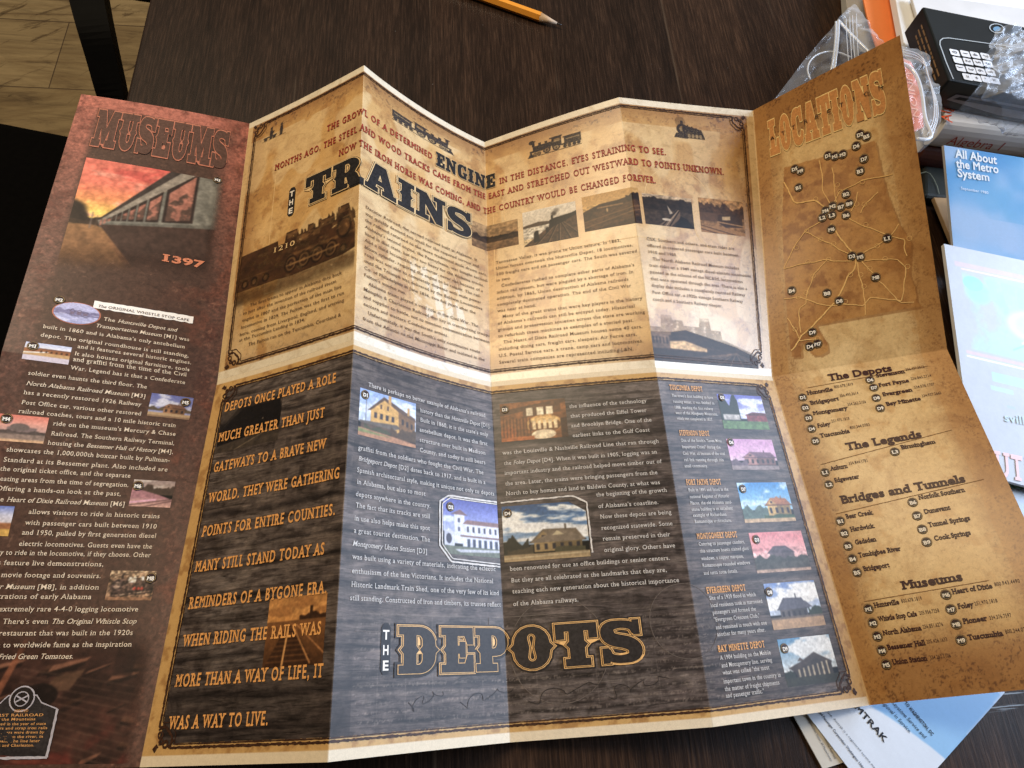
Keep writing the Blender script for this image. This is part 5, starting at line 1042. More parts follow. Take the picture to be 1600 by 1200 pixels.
# cast sign at the foot of the museums panel
sg = PANELS['museums']
pts = [(.02, 1.875), (.27, 1.872), (.33, 1.862), (.36, 1.845), (.48, 1.845), (.51, 1.862), (.565, 1.872), (.585, 1.876), (.585, 1.975), (.02, 1.978)]
page_mesh('memorial_sign', [(a, c) for a, c in pts], [(0, 1, 8, 9), (1, 2, 6, 8), (2, 3, 4, 5, 6), (6, 7, 8)], [3]*10, [0]*4, [INK['dark']], sg)
strokes('sign_rim', [(pts[:8], .0006), ([(.585, 1.876), (.585, 1.977)], .0013), ([(.36, 1.978), (.587, 1.977)], .0013), (ring_path(.42, 1.853, .0062), .0007)], INK['rim'], sg, 5, jitter=.2)
page_mesh('sign_crest', disc_faces(.42, 1.853, .0057, .0057), [tuple(range(28))], [6]*28, [0], [INK['disc']], sg)
strokes('sign_crest', [([(.395, 1.846), (.445, 1.860)], .0007), ([(.445, 1.846), (.395, 1.860)], .0007), (ring_path(.42, 1.853, .0036), .0005)], INK['rim'], sg, 8, jitter=.1)
lettering('sign_lettering', [(.40, .46, 1.8815, 'ERECTED'), (.17, .53, 1.8905, 'ALABAMA FIRST RAILROAD'), (.26, .50, 1.899, 'West of the Mountains'), (.05, .55, 1.909, 'On this site, the company chartered in the year of state'), (.05, .56, 1.918, 'hood began to lay cedar stringers and strap iron rails'), (.05, .55, 1.927, 'from Tuscumbia to Decatur, and the cars were drawn by'), (.05, .55, 1.936, 'horses until the first engine came up on the river, in'), (.05, .54, 1.945, 'time to carry cotton past the shoals. The line later'), (.05, .52, 1.954, 'became part of the road to Memphis and Charleston.')], 'serif', INK['orange'], sg, layer=6, cap=.0013)

# borders
def frame(u0, u1, v0, v1, r=.010):
    P = [];
    def c(u, v, a0): return [(u+r*math.cos(math.radians(a0+9*i))/PW, v+r*math.sin(math.radians(a0+9*i))/PH) for i in range(11)]
    ru_, rv_ = r/PW, r/PH
    P = [(u0+ru_, v0), (u1-ru_, v0)]+[(u1-ru_, v0+rv_*.5), (u1-ru_*.5, v0+rv_)]+[(u1, v0+rv_), (u1, v1-rv_)]+[(u1-ru_*.5, v1-rv_), (u1-ru_, v1-rv_*.5)]+[(u1-ru_, v1), (u0+ru_, v1)]+[(u0+ru_, v1-rv_*.5), (u0+ru_*.5, v1-rv_)]+[(u0, v1-rv_), (u0, v0+rv_)]+[(u0+ru_*.5, v0+rv_), (u0+ru_, v0+rv_*.5), (u0+ru_, v0)]
    return P
def ornament(u, v, s, t):
    q = lambda a, b: (u+s*a/PW, v+t*b/PH)
    out = []
    for a, b, rr in ((.0062, .0018, .0016), (.0018, .0062, .0016), (.0030, .0030, .0012)):
        out.append((ring_path(*q(a, b), rr, 14), .0010))
    out.append(([q(-.0012, -.0012), q(.0012, .0012)], .0026)); out.append(([q(.0085, .0), q(.011, .004)], .0012)); out.append(([q(.0, .0085), q(.004, .011)], .0012))
    return out
for key, (u0, u1, v0, v1) in (('trains', (1.065, 4.918, .0335, .9655)), ('depots', (1.072, 4.925, 1.0345, 1.9625))):
    g = .0016
    pa = [(frame(u0, u1, v0, v1), .0012), (frame(u0+g/PW, u1-g/PW, v0+g/PH, v1-g/PH, .0105), .00055)]
    for s, t, u, v in ((1, 1, u0, v0), (-1, 1, u1, v0), (1, -1, u0, v1), (-1, -1, u1, v1)): pa += ornament(u, v, s, t)
    strokes('printed_border', pa, INK['border'], PANELS[key], 3, step=.0011, jitter=.28, seed=5)

# titles
for n_, sec, u0, u1, vb, vt, text in TITLES:
    I_ = INK
    if n_ == 'trains_title': lay_ = [(.75, I_['parch']), (.55, I_['black']), (.38, I_['parch']), (.12, I_['black'])]; gp = .75
    if n_ == 'depots_title': lay_ = [(.95, I_['dark']), (.62, I_['pale']), (.46, I_['dark']), (.30, I_['pale']), (.16, I_['dark'])]; gp = .9
    if n_ == 'museums_title': lay_ = [(.52, I_['rose']), (.22, I_['umber'])]; gp = 1.0
    if n_ == 'locations_title': lay_ = [(.55, I_['loccream']), (.28, I_['locfill'])]; gp = 1.1
    if n_ == 'engine_word': lay_ = [(.5, I_['parch']), (.2, I_['black'])]; gp = 1.1
    display('title_lettering', text, u0, u1, vb, vt, lay_, PANELS[sec], gap=gp)
def vertical_word(word, u, v0, v1, wd, parent):
    n = len(word); hh = (v1-v0)/n; wu = wd/PW
    q = [(u-wu*.5, v0+.004), (u-wu*.25, v0-.006), (u+wu*.25, v0-.006), (u+wu*.5, v0+.004), (u+wu*.5, v1-.004), (u+wu*.25, v1+.006), (u-wu*.25, v1+.006), (u-wu*.5, v1-.004)]
    page_mesh('word_plate', q, [tuple(range(8))], [3]*8, [0], [INK['black']], parent)
    for k, ch in enumerate(word): lettering('word_lettering', [(u-wu*.33, u+wu*.33, v0+hh*(k+.90), ch)], 'bold', INK['badgewhite'], parent, cap=hh*.62*PH, layer=5)
vertical_word('THE', 1.460, .385, .485, .0062, PANELS['trains'])
vertical_word('THE', 2.268, 1.727, 1.828, .0062, PANELS['depots'])
for u, v, ch in ATTRACTION: lettering('overprint_letter', [(u-(.014 if ch != 'I' else .006), u+(.014 if ch != 'I' else .006), v, ch)], 'serif', INK['black'], PANELS['locations'], layer=12, cap=.0030)

# paragraphs
for name, sec, style, colour, k, cap, lines in PARAGRAPHS:
    lettering(name, lines, style, INK[colour], PANELS[sec], k=k, cap=cap)
for sec, u, v, text, where in BADGES: badge(sec, max(u, .04), v, text, where, PANELS[sec])
strokes('heading_rule', [(r, .0004) for r in RULES], INK['faint'], PANELS['locations'], 3, jitter=.3)
def wander(path, seed):
    M = resample(path, .0035)/[PW, PH]; r = np.random.default_rng(seed); w = np.cumsum(r.standard_normal((len(M), 2)), axis=0); t = np.linspace(0, 1, len(M))[:, None]
    return [tuple(q) for q in M+(w-w[0]-(w[-1]-w[0])*t)*[.0032, .0017]]
strokes('map_road', [(wander(r, i), .0006 if i not in (1, 2) else .0010) for i, r in enumerate(ROADS)], INK['road'], PANELS['locations'], 4, jitter=.2)
shields = [r[len(r)//2] for r in ROADS[1:]]+[r[1] for r in ROADS[3:] if len(r) > 3]
for a, b in shields: strokes('route_shield', [(ring_path(a+.01, b, .0017, 14), .0003)], INK['road'], PANELS['locations'], 4, step=.0008, jitter=.15)
# white chamfered frames round the two large depot pictures
oc = MISC['octagon']
strokes('picture_frame', [([(2.995, 1.383), (2.655, 1.383), (2.595, 1.403), (2.590, 1.522), (2.665, 1.562), (2.995, 1.566)], .0011), ([(2.995, 1.389), (2.665, 1.389), (2.612, 1.407), (2.607, 1.518), (2.672, 1.554), (2.995, 1.559)], .0007)], INK['white'], PANELS['depots'], 4, jitter=.2)
strokes('picture_frame', [([(3.02, 1.385), (3.43, 1.381), (3.505, 1.402), (3.507, 1.545)], .0010)], INK['white'], PANELS['depots'], 4, jitter=.3)
# pen flourishes and faded plan lines printed behind the titles
rf = random.Random(9); fl = []
for u, ln in ((2.50, .10), (2.86, .16), (3.30, .20), (3.66, .15)):
    s_ = rf.uniform(6, 9); fl.append(([(u+ln*(q-.5)*2+.018*math.sin(q*s_*3), 1.905-.016*math.sin(q*s_*2.2+u)*(1-.6*q)-.03*q) for q in np.linspace(0, 1, 40)], .00038))
strokes('pen_flourish', fl, INK['dark'], PANELS['depots'], 2, jitter=.3)
strokes('plan_lines', [(ring_path(3.28, 1.79, .030, 40), .0004), (ring_path(3.95, 1.74, .022, 40), .0004), ([(2.1, 1.74), (2.9, 1.74), (2.9, 1.70)], .0004), ([(3.0, 1.70), (3.5, 1.70)], .0004)], INK['plan'], PANELS['depots'], 2, jitter=.2)
strokes('plan_lines', [(ring_path(3.3, .36, .020, 40), .0005), (ring_path(4.35, .40, .030, 40, 180, 380), .0005), ([(3.05, .62), (3.05, .34), (3.5, .34), (3.5, .55), (4.2, .55)], .0005), ([(1.3, .3), (1.3, .75), (1.9, .75)], .0005), (ring_path(2.55, .70, .024, 40), .0006), (ring_path(4.62, .48, .02, 40), .0005)], INK['parch'], PANELS['trains'], .45, jitter=.2)
# ------------------------------------------------------------------ table, floor, chair
TA = 0.2807
T_D = np.array([-math.sin(TA), math.cos(TA), 0]); T_E = np.array([math.cos(TA), math.sin(TA), 0])
def tab(a, b, z=0.0): return T_E*a+T_D*b+np.array([0, 0, z])

def dark_wood():
    m, nt, bs = nmat('dark_stained_wood'); L = nt.links
    v = objvec(nt, (1, 1, 1), -TA)
    st = nt.nodes.new('ShaderNodeMapping'); st.inputs['Scale'].default_value = (1, 0.045, 1); L.new(v, st.inputs['Vector'])
    g1 = noise_out(nt, 640, 8, 0.72, st.outputs[0], 0.4); g2 = noise_out(nt, 34, 5, 0.6, st.outputs[0], 0.8); g3 = noise_out(nt, 7, 3, 0.5, v)
    sx = nt.nodes.new('ShaderNodeSeparateXYZ'); L.new(v, sx.inputs[0])
    dv = N(nt, 'ShaderNodeMath', operation='DIVIDE'); L.new(sx.outputs[0], dv.inputs[0]); dv.inputs[1].default_value = 0.118
    fl = N(nt, 'ShaderNodeMath', operation='FLOOR'); L.new(dv.outputs[0], fl.inputs[0]); fr = N(nt, 'ShaderNodeMath', operation='FRACT'); L.new(dv.outputs[0], fr.inputs[0])
    wn = N(nt, 'ShaderNodeTexWhiteNoise', noise_dimensions='1D'); L.new(fl.outputs[0], wn.inputs['W'])
    col = ramp(nt, g1, [(0.30, (0.0085, 0.0046, 0.0028)), (0.50, (0.025, 0.0138, 0.0084)), (0.66, (0.062, 0.036, 0.022))])
    c2 = mixc(nt, 1.0, col, ramp(nt, g2, [(0.3, (0.55, 0.52, 0.5)), (0.7, (1.25, 1.2, 1.15))]), 'MULTIPLY')
    c3 = mixc(nt, 1.0, c2, ramp(nt, wn.outputs['Value'], [(0, (0.72, 0.70, 0.70)), (1, (1.2, 1.12, 1.05))]), 'MULTIPLY')
    gap = ramp(nt, fr.outputs[0], [(0.0, (1, 1, 1)), (0.014, (0, 0, 0)), (0.986, (0, 0, 0)), (1.0, (1, 1, 1))])
    worn = noise_out(nt, 55, 5, 0.7, st.outputs[0]); wr = ramp(nt, worn, [(0.5, (0, 0, 0)), (0.62, (1, 1, 1))])
    edge = mixc(nt, 1.0, gap, wr, 'MULTIPLY')
    c4 = mixc(nt, edge, c3, (0.08, 0.052, 0.032))
    sp = noise_out(nt, 260, 2, 0.5, v); spm = ramp(nt, sp, [(0.775, (0, 0, 0)), (0.80, (1, 1, 1))])
    c5 = mixc(nt, spm, c4, (0.14, 0.125, 0.11))
    # pale scuffs worn across the boards near the right front
    sc_ = nt.nodes.new('ShaderNodeMapping'); sc_.inputs['Scale'].default_value = (26, 560, 1); L.new(v, sc_.inputs['Vector'])
    sn_ = ramp(nt, noise_out(nt, 1.0, 3, 0.5, sc_.outputs[0]), [(0.60, (0, 0, 0)), (0.66, (1, 1, 1))])
    my = N(nt, 'ShaderNodeMapRange', interpolation_type='SMOOTHSTEP'); L.new(sx.outputs[1], my.inputs[0]); my.inputs[1].default_value = -.034; my.inputs[2].default_value = -.030
    my2 = N(nt, 'ShaderNodeMapRange', interpolation_type='SMOOTHSTEP'); L.new(sx.outputs[1], my2.inputs[0]); my2.inputs[1].default_value = -.017; my2.inputs[2].default_value = -.021
    mx_ = N(nt, 'ShaderNodeMapRange', interpolation_type='SMOOTHSTEP'); L.new(sx.outputs[0], mx_.inputs[0]); mx_.inputs[1].default_value = .325; mx_.inputs[2].default_value = .345
    p1 = N(nt, 'ShaderNodeMath', operation='MULTIPLY'); L.new(my.outputs[0], p1.inputs[0]); L.new(my2.outputs[0], p1.inputs[1])
    p2 = N(nt, 'ShaderNodeMath', operation='MULTIPLY'); L.new(p1.outputs[0], p2.inputs[0]); L.new(mx_.outputs[0], p2.inputs[1])
    c5 = mixc(nt, mixc(nt, 1.0, sn_, p2.outputs[0], 'MULTIPLY'), c5, (0.32, 0.33, 0.33)); L.new(c5, bs.inputs['Base Color'])
    L.new(ramp(nt, g3, [(0.3, (0.34,)*3), (0.7, (0.46,)*3)]), bs.inputs['Roughness']); bs.inputs['Specular IOR Level'].default_value = 0.16
    bump(nt, bs, g1, 0.35, 0.0006); return m
WOOD = dark_wood()

A0, A1, B0, B1 = -0.255, 1.05, -0.42, 1.55
table = empty('dining_table', tuple(tab((A0+A1)/2, .5, -.75)), 'dark brown stained plank table under all the papers', 'table')
bm = bm_box([tab(A0, B0, -.034), tab(A1, B0, -.034), tab(A1, B1, -.034), tab(A0, B1, -.034)], .034, .0025)
from_bm('tabletop', bm, WOOD, table)
for a0, b0, a1, b1 in ((A0+.07, B0+.07, A1-.07, B0+.09), (A0+.07, B1-.09, A1-.07, B1-.07), (A0+.07, B0+.09, A0+.09, B1-.09), (A1-.09, B0+.09, A1-.07, B1-.09)):
    from_bm('apron', bm_box([tab(a0, b0, -.12), tab(a1, b0, -.12), tab(a1, b1, -.12), tab(a0, b1, -.12)], .0855, .001), WOOD, table)
for a in (A0+.05, A1-.13):
    for b in (B0+.05, B1-.13):
        from_bm('leg', bm_box([tab(a, b, -.75), tab(a+.08, b, -.75), tab(a+.08, b+.08, -.75), tab(a, b+.08, -.75)], .7155, .003), WOOD, table)

def floor_mat():
    m, nt, bs = nmat('rustic_floor_boards'); L = nt.links
    d = spot(155, 149, -.75)-spot(0, 142, -.75); an = math.atan2(d[1], d[0])
    v = objvec(nt, (1, 1, 1), -an)
    br = nt.nodes.new('ShaderNodeTexBrick'); L.new(v, br.inputs['Vector'])
    br.inputs['Scale'].default_value = 1; br.inputs['Brick Width'].default_value = 1.7; br.inputs['Row Height'].default_value = .21; br.inputs['Mortar Size'].default_value = .0014; br.inputs['Mortar Smooth'].default_value = .3
    br.inputs['Color1'].default_value = (0.50, 0.39, 0.225, 1); br.inputs['Color2'].default_value = (0.33, 0.245, 0.13, 1); br.inputs['Mortar'].default_value = (0.12, 0.08, 0.045, 1)
    st = nt.nodes.new('ShaderNodeMapping'); st.inputs['Scale'].default_value = (.16, 1, 1); L.new(v, st.inputs['Vector'])
    g = noise_out(nt, 17, 9, 0.74, st.outputs[0], 2.6); g2 = noise_out(nt, 6, 6, .65, st.outputs[0], 3.0)
    c = mixc(nt, 1.0, br.outputs['Color'], ramp(nt, g, [(0.30, (0.34, 0.30, 0.26)), (0.47, (0.85, 0.82, 0.76)), (0.7, (1.15, 1.12, 1.05))]), 'MULTIPLY')
    c = mixc(nt, 1.0, c, ramp(nt, g2, [(0.36, (0.30, 0.26, 0.22)), (0.44, (0.8, 0.76, 0.7)), (0.56, (1.1, 1.1, 1.08))]), 'MULTIPLY')
    v2 = objvec(nt, (1, 1, 1), -an-.75); s2 = nt.nodes.new('ShaderNodeMapping'); s2.inputs['Scale'].default_value = (.22, 1, 1); L.new(v2, s2.inputs['Vector'])
    g3 = noise_out(nt, 13, 8, .72, s2.outputs[0], 2.0); c = mixc(nt, 1.0, c, ramp(nt, g3, [(0.37, (0.42, 0.38, 0.33)), (0.43, (1, 1, 1))]), 'MULTIPLY')
    L.new(c, bs.inputs['Base Color']); bs.inputs['Roughness'].default_value = .5; bump(nt, bs, g, .2, .002); return m
tag(obj('floor', [(-4, -3, -.75), (4, -3, -.75), (4, 5, -.75), (-4, 5, -.75)], [(0, 1, 2, 3)], floor_mat()), kind='structure')

BLACK = plain('black_chair_lacquer', (0.0022, 0.0021, 0.0022), .6, .06, .3)
CUSH = plain('black_chair_cushion', (0.002, 0.0018, 0.0017), .9, .05, .3, 120, bumps=.3)
ch = empty('dining_chair', tuple(spot(60, 330, -.75)), 'black wooden chair with dark seat tucked against the left edge of the table', 'chair')
zs = -.30
q0 = spot(-40, 178, zs); q1 = spot(128, 211, zs); dq = (q1-q0)/np.linalg.norm(q1-q0); pq = np.array([dq[1], -dq[0], 0])
c0 = q1+dq*.16-pq*0; c1 = q1-dq*.34
from_bm('seat', bm_box([c1+pq*.44, c0+pq*.44, c0, c1], .05, .012, 3), CUSH, ch) if False else from_bm('seat', bm_box([c1-[0, 0, .05], c1+pq*.46-[0, 0, .05], c0+pq*.46-[0, 0, .05], c0-[0, 0, .05]], .05, .014, 3), CUSH, ch)
zl = -.34
for a, b in ((.02, .02), (.02, .40), (.44, .02), (.44, .40)):
    o_ = c1+dq*a+pq*b; from_bm('leg', bm_box([o_+[0, 0, -.75-o_[2]], o_+dq*.035+[0, 0, -.75-o_[2]], o_+dq*.035+pq*.035+[0, 0, -.75-o_[2]], o_+pq*.035+[0, 0, -.75-o_[2]]], .402, .003), BLACK, ch)
# curved post that sweeps up from behind the seat, and the rail across its head
ctl = [(178, 190, -.36), (172, 150, -.33), (160, 100, -.30), (147, 50, -.27), (135, 0, -.25), (124, -60, -.24)]
P_ = np.array([spot(*c) for c in ctl]); tt = np.linspace(0, 5, 26)
P_ = np.stack([np.interp(tt, range(6), P_[:, k]) for k in range(3)], -1)
Q_ = P_.copy()
for _ in range(3): Q_[1:-1] = (Q_[:-2]+Q_[1:-1]*2+Q_[2:])/4
sd = np.cross(np.gradient(Q_, axis=0), [0, 0, 1]); sd /= np.linalg.norm(sd, axis=1, keepdims=True)
hw = np.linspace(.0175, .0235, len(Q_))[:, None]; V_ = []; F_ = []
for i in range(len(Q_)):
    for s, z in ((-1, 0), (1, 0), (1, -.03), (-1, -.03)): V_.append(Q_[i]+sd[i]*s*hw[i]+[0, 0, z])
for i in range(len(Q_)-1):
    for k in range(4): F_.append((4*i+k, 4*i+(k+1) % 4, 4*i+4+(k+1) % 4, 4*i+4+k))
F_ += [(0, 1, 2, 3), tuple(4*(len(Q_)-1)+k for k in (3, 2, 1, 0))]
obj('back_post', V_, F_, BLACK, ch)
r0, r1 = spot(158, -6, -.27), spot(236, 6, -.27); dr = (r1-r0)/np.linalg.norm(r1-r0); pr = np.array([-dr[1], dr[0], 0])
from_bm('back_rail', bm_box([r0-dr*.04, r0+dr*.4, r0+dr*.4+pr*.05, r0-dr*.04+pr*.05], .02, .003), BLACK, ch)

# ------------------------------------------------------------------ flat printed sheets and their lettering
def flat_text(name, text, origin, xd, yd, size, style, mat, parent, lift=.0003, width=None):
    co, fs, w, Z = set_line(text, style); xd = np.asarray(xd, float); yd = np.asarray(yd, float); xd = xd/np.linalg.norm(xd); yd = yd/np.linalg.norm(yd)
    nz = np.cross(xd, yd); sx = size if width is None else width/w
    V = [np.asarray(origin)+xd*c[0]*sx+yd*c[1]*size+nz*(lift+.00013*z) for c, z in zip(co, Z)]
    return obj(name, V, fs, mat, parent)
def px_text(name, text, x0, y0, x1, y1, z, up, size_px, style, mat, parent, lift=.0003):
    """text standing on a horizontal plane, its baseline between two places, up = a place its capitals point to"""
    a, b = spot(x0, y0, z), spot(x1, y1, z); xd = b-a; yd = spot(x0+up[0], y0+up[1], z)-a
    yd = yd-xd*(yd@xd)/(xd@xd); s = np.linalg.norm(spot(x0+up[0], y0+up[1], z)-a)/math.hypot(*up)*size_px/.7
    co = np.cross(xd, yd)
    return flat_text(name, text, a, xd, yd, s, style, mat, parent, lift if co[2] > 0 else -lift, np.linalg.norm(xd))
def bil(q, s, t):
    s = s[..., None]; t = t[..., None]
    return q[0]*(1-s)*(1-t)+q[1]*s*(1-t)+q[2]*s*t+q[3]*(1-s)*t
def leaflet(name, quad, thick, rgba, parent, curl=0.0, top='printed_cover'):
    """thin folded leaflet: page block and printed top; quad TL TR BR BL of its upper face"""
    q = [np.asarray(p, float) for p in quad]; h, w = rgba.shape[:2]; pn = np.cross(q[1]-q[0], q[0]-q[3]); pn /= np.linalg.norm(pn); q[2] = q[2]-pn*((q[2]-q[0])@pn)
    Sg, Tg = np.meshgrid(np.linspace(0, 1, w), np.linspace(0, 1, h))
    P = bil(q, Sg, Tg); nz = np.cross(q[1]-q[0], q[0]-q[3]); nz /= np.linalg.norm(nz); nz = nz if nz[2] > 0 else -nz
    P = P+nz*(curl*np.sin(np.pi*Sg)*.6+curl*np.sin(np.pi*Tg)*.4)[..., None]
    colour_grid(top, P[::-1], rgba[::-1], PICTURE_OPAQUE, parent)
    k = 14; Sg, Tg = np.meshgrid(np.linspace(0, 1, k), np.linspace(0, 1, k)); B = bil(q, Sg, Tg)+nz*(curl*np.sin(np.pi*Sg)*.6+curl*np.sin(np.pi*Tg)*.4)[..., None]
    V = []; F = []
    rim = [(i, 0) for i in range(k)]+[(k-1, j) for j in range(1, k)]+[(i, k-1) for i in range(k-2, -1, -1)]+[(0, j) for j in range(k-2, 0, -1)]
    n = len(rim); V = [B[j, i]-nz*.0001 for i, j in rim]+[B[j, i]-nz*thick for i, j in rim]
    F = [(i, (i+1) % n, n+(i+1) % n, n+i) for i in range(n)]+[tuple(range(n, 2*n))]
    obj('pages', V, F, PAGES, parent)
PICTURE_OPAQUE = printed('printed_cover', grain=.05)
PAGES = plain('white_page_edges', (.72, .71, .70), .7, .3, .06)
CARD = plain('grey_card', (.42, .41, .39), .7, .3, .08)

# ------------------------------------------------------------------ pencil
tip = spot(878, 39, .0046); tail = spot(735, -12, .0046); ax = (tail-tip)/np.linalg.norm(tail-tip); sx_ = np.cross(ax, [0, 0, 1]); sx_ /= np.linalg.norm(sx_)
pencil = empty('pencil', tuple(tip+ax*.09), 'yellow-orange wooden pencil with a sharpened black point at the far edge of view', 'pencil')
def cone(r0, r1, s0, s1, n=6, ph=0.0):
    V = [tip+ax*s+r*(sx_*math.cos(2*math.pi*k/n+ph)+np.array([0, 0, 1])*math.sin(2*math.pi*k/n+ph)) for s, r in ((s0, r0), (s1, r1)) for k in range(n)]
    return V, [(k, (k+1) % n, n+(k+1) % n, n+k) for k in range(n)]+[tuple(range(n))[::-1], tuple(range(n, 2*n))]
YEL = plain('yellow_pencil_paint', (0.78, 0.30, 0.028), .32, .5, .05, 200, coat=.4)
bw = cone(.0046, .0046, .022, .165); obj('body', *bw, YEL, pencil)
obj('sharpened_wood', *cone(.0009, .0044, .005, .0225, 18), plain('pencil_wood', (.55, .40, .27), .7, .3, .12, 300), pencil, True)
obj('lead', *cone(.00025, .00092, .0, .0052, 12), plain('graphite', (.02, .02, .022), .4, .5, .1), pencil, True)
obj('ferrule', *cone(.0047, .0047, .165, .178, 18), plain('brass_ferrule', (.55, .50, .40), .3, .5, .1, metal=1), pencil)
obj('eraser', *cone(.0044, .0042, .178, .186, 18), plain('pink_eraser', (.6, .22, .2), .8, .3, .1), pencil)

# ------------------------------------------------------------------ books and box on the right
up3 = np.array([0, 0, 1.0])
def book(name, label, a, b, z0, h, depth, cov, pages, length=None):
    """closed hardback with its spine along a-b facing the viewer"""
    a = np.array([a[0], a[1], z0]); b = np.array([b[0], b[1], z0]); e = (b-a)/np.linalg.norm(b-a); n = np.array([-e[1], e[0], 0]); L_ = length or np.linalg.norm(b-a)
    r = empty(name, tuple(a+e*L_/2+n*depth/2), label, 'book'); t = .003; out = []
    def bx(nm, x0, x1, y0, y1, za, zb, m, bev=.0008):
        from_bm(nm, bm_box([a+e*x0+n*y0+up3*za, a+e*x1+n*y0+up3*za, a+e*x1+n*y1+up3*za, a+e*x0+n*y1+up3*za], zb-za, bev), m, r)
    bx('cover', 0, L_, .004, depth, 0, t, cov); bx('cover', 0, L_, .004, depth, h-t, h, cov)
    bx('pages', .004, L_-.004, .006, depth-.005, t+.0002, h-t-.0002, pages, .0004)
    # rounded spine
    V = []; F = []; m_ = 10
    for x in (0, L_):
        for k in range(m_+1):
            an = -math.pi/2+math.pi*k/m_; V.append(a+e*x+n*(.0038-.0075*math.cos(an))+up3*(h/2+h/2*math.sin(an)))
    F = [(k, m_+1+k, m_+2+k, k+1) for k in range(m_)]+[tuple(range(m_+1)), tuple(range(2*m_+1, m_, -1))]
    obj('spine', V, F, cov, r, smooth=False); return r, a, e, n
WHITEBK = plain('pale_grey_book_cover', (.70, .69, .68), .35, .5, .12, 18)
PG = plain('book_pages', (.62, .56, .46), .8, .2, .15, 400)
alg, a_, e_, n_ = book('textbook', 'white and grey algebra textbook lying flat under the calculator box', spot(1444, 229, .028), spot(1600, 248, .028), .028, .030, .165, WHITEBK, PG, .29)
REDTX = ink('brick_red_ink', (168, 62, 44), .1); TANTX = ink('tan_ink', (150, 122, 104), .1)
flat_text('spine_lettering', 'Algebra 1', a_+e_*.012-n_*.0042+up3*.010, e_, up3, .0135, 'sans', REDTX, alg, .0006, .052)
flat_text('spine_lettering', "Teacher's Guide", a_+e_*.082-n_*.0042+up3*.010, e_, up3, .0135, 'sans', TANTX, alg, .0006, .10)
px_text('cover_lettering', 'Algebra', 1488, 193, 1480, 130, .0582, (-18, -2), 17, 'sans', ink('red_orange_ink', (214, 84, 44), .1), alg, .0004)
DRED = plain('dark_red_book_cover', (.085, .022, .014), .45, .5, .25, 60)
red, *_ = book('textbook', 'dark red-brown hardback at the bottom of the book stack', spot(1418, 262, .001), spot(1600, 292, .001), .001, .0265, .17, DRED, PG, .29)

zt = .0855; hB = .0265
D_ = spot(1483, 125, zt); R_ = spot(1600, 148, zt); F_A = spot(1442, 10, zt); e1 = (R_-D_)/np.linalg.norm(R_-D_); e2 = F_A-D_; wB = np.linalg.norm(e2); e2 = e2/wB
BOXM = plain('glossy_black_carton', (.012, .016, .018), .3, .5, .25, 30); BOXS = plain('dark_brown_carton_side', (.020, .012, .009), .45, .4, .3, 40)
cbx = empty('calculator_box', tuple(D_+e1*.09+e2*wB/2-up3*.026), 'black calculator carton with a picture of white keys on its top', 'box')
from_bm('carton', bm_box([D_-up3*hB, D_+e1*.21-up3*hB, D_+e1*.21+e2*wB-up3*hB, D_+e2*wB-up3*hB], hB, .0012), BOXM, cbx)
sn = -e1; obj('side_panel', [D_+sn*.0004-up3*.0255+e2*.001, D_+sn*.0004-up3*.001+e2*.001, D_+sn*.0004-up3*.001+e2*(wB-.001), D_+sn*.0004-up3*.0255+e2*(wB-.001)], [(0, 1, 2, 3)], BOXS, cbx)
BARTX = ink('gold_print', (150, 118, 84), .2); V = []; F = []; rb = random.Random(2)
for r_ in range(3):
    y = .012
    while y < wB-.02:
        l_ = rb.uniform(.003, .009); zz = .006+.0042*r_; n0 = len(V)
        for yy, z_ in ((y, zz), (y+l_, zz), (y+l_, zz+.0016), (y, zz+.0016)): V.append(D_+sn*.0008+e2*yy-up3*z_)
        F.append((n0, n0+1, n0+2, n0+3)); y += l_+.0015
obj('small_print', V, F, BARTX, cbx)
KEY = ink('key_white', (236, 240, 246), .03); KTX = ink('key_numeral', (60, 58, 66), .1); LINE = ink('silver_line', (176, 184, 190), .1)
def keypad():
    rows = [[(1491, 83, '0'), (1507.5, 85, '1'), (1523, 87, '4'), (1539, 89, '7')], [(1496, 95, '.'), (1512, 97, '2'), (1527.5, 99, '5'), (1543, 101, '8')],
            [(1500.5, 107.5, ')'), (1516.5, 110, '3'), (1531.5, 112, '6'), (1547, 114, '9')], [(1511, 121, '='), (1525, 123, '+'), (1540, 125, '-'), (1554, 127, 'x')]]
    for row in rows:
        for x, y, t in row:
            c = spot(x, y, zt)+up3*.0006; a, b = .0040, .0037; V = []
            for sx, sy in ((1, 1), (-1, 1), (-1, -1), (1, -1)):
                for k in range(4):
                    an = math.atan2(sy, sx)+math.radians(-45+30*k); V.append(c+e1*(sx*(a-.0012)+.0012*math.cos(an))+e2*(sy*(b-.0012)+.0012*math.sin(an)))
            kk = obj('printed_key', V, [tuple(range(16))], KEY, cbx)
            flat_text('key_numeral', t, c+e2*.0018-e1*.0022, -e2, e1, 0.0062, 'sans', KTX, kk, .0003)
keypad()
def ribbon3(name, pts, w, z, mat, parent, nrm=up3):
    P = np.array(pts, float); T = np.gradient(P, axis=0); T /= np.linalg.norm(T, axis=1, keepdims=True); Q = np.cross(nrm, T); V = np.concatenate([P+Q*w/2+nrm*z, P-Q*w/2+nrm*z]); m = len(P)
    return obj(name, V, [(i, i+1, m+i+1, m+i) for i in range(m-1)], mat, parent)
ribbon3('printed_outline', [spot(x, y, zt) for x, y in ((1600, 76), (1540, 68), (1482, 60), (1473, 60.5), (1468.5, 64), (1468, 70), (1478, 98), (1489, 124))], .0010, .0005, LINE, cbx)
ribbon3('printed_ring', [spot(1557+11*math.cos(t)+2*math.sin(t), 45+7*math.sin(t), zt) for t in np.linspace(0, 6.28, 24)], .0010, .0005, LINE, cbx)
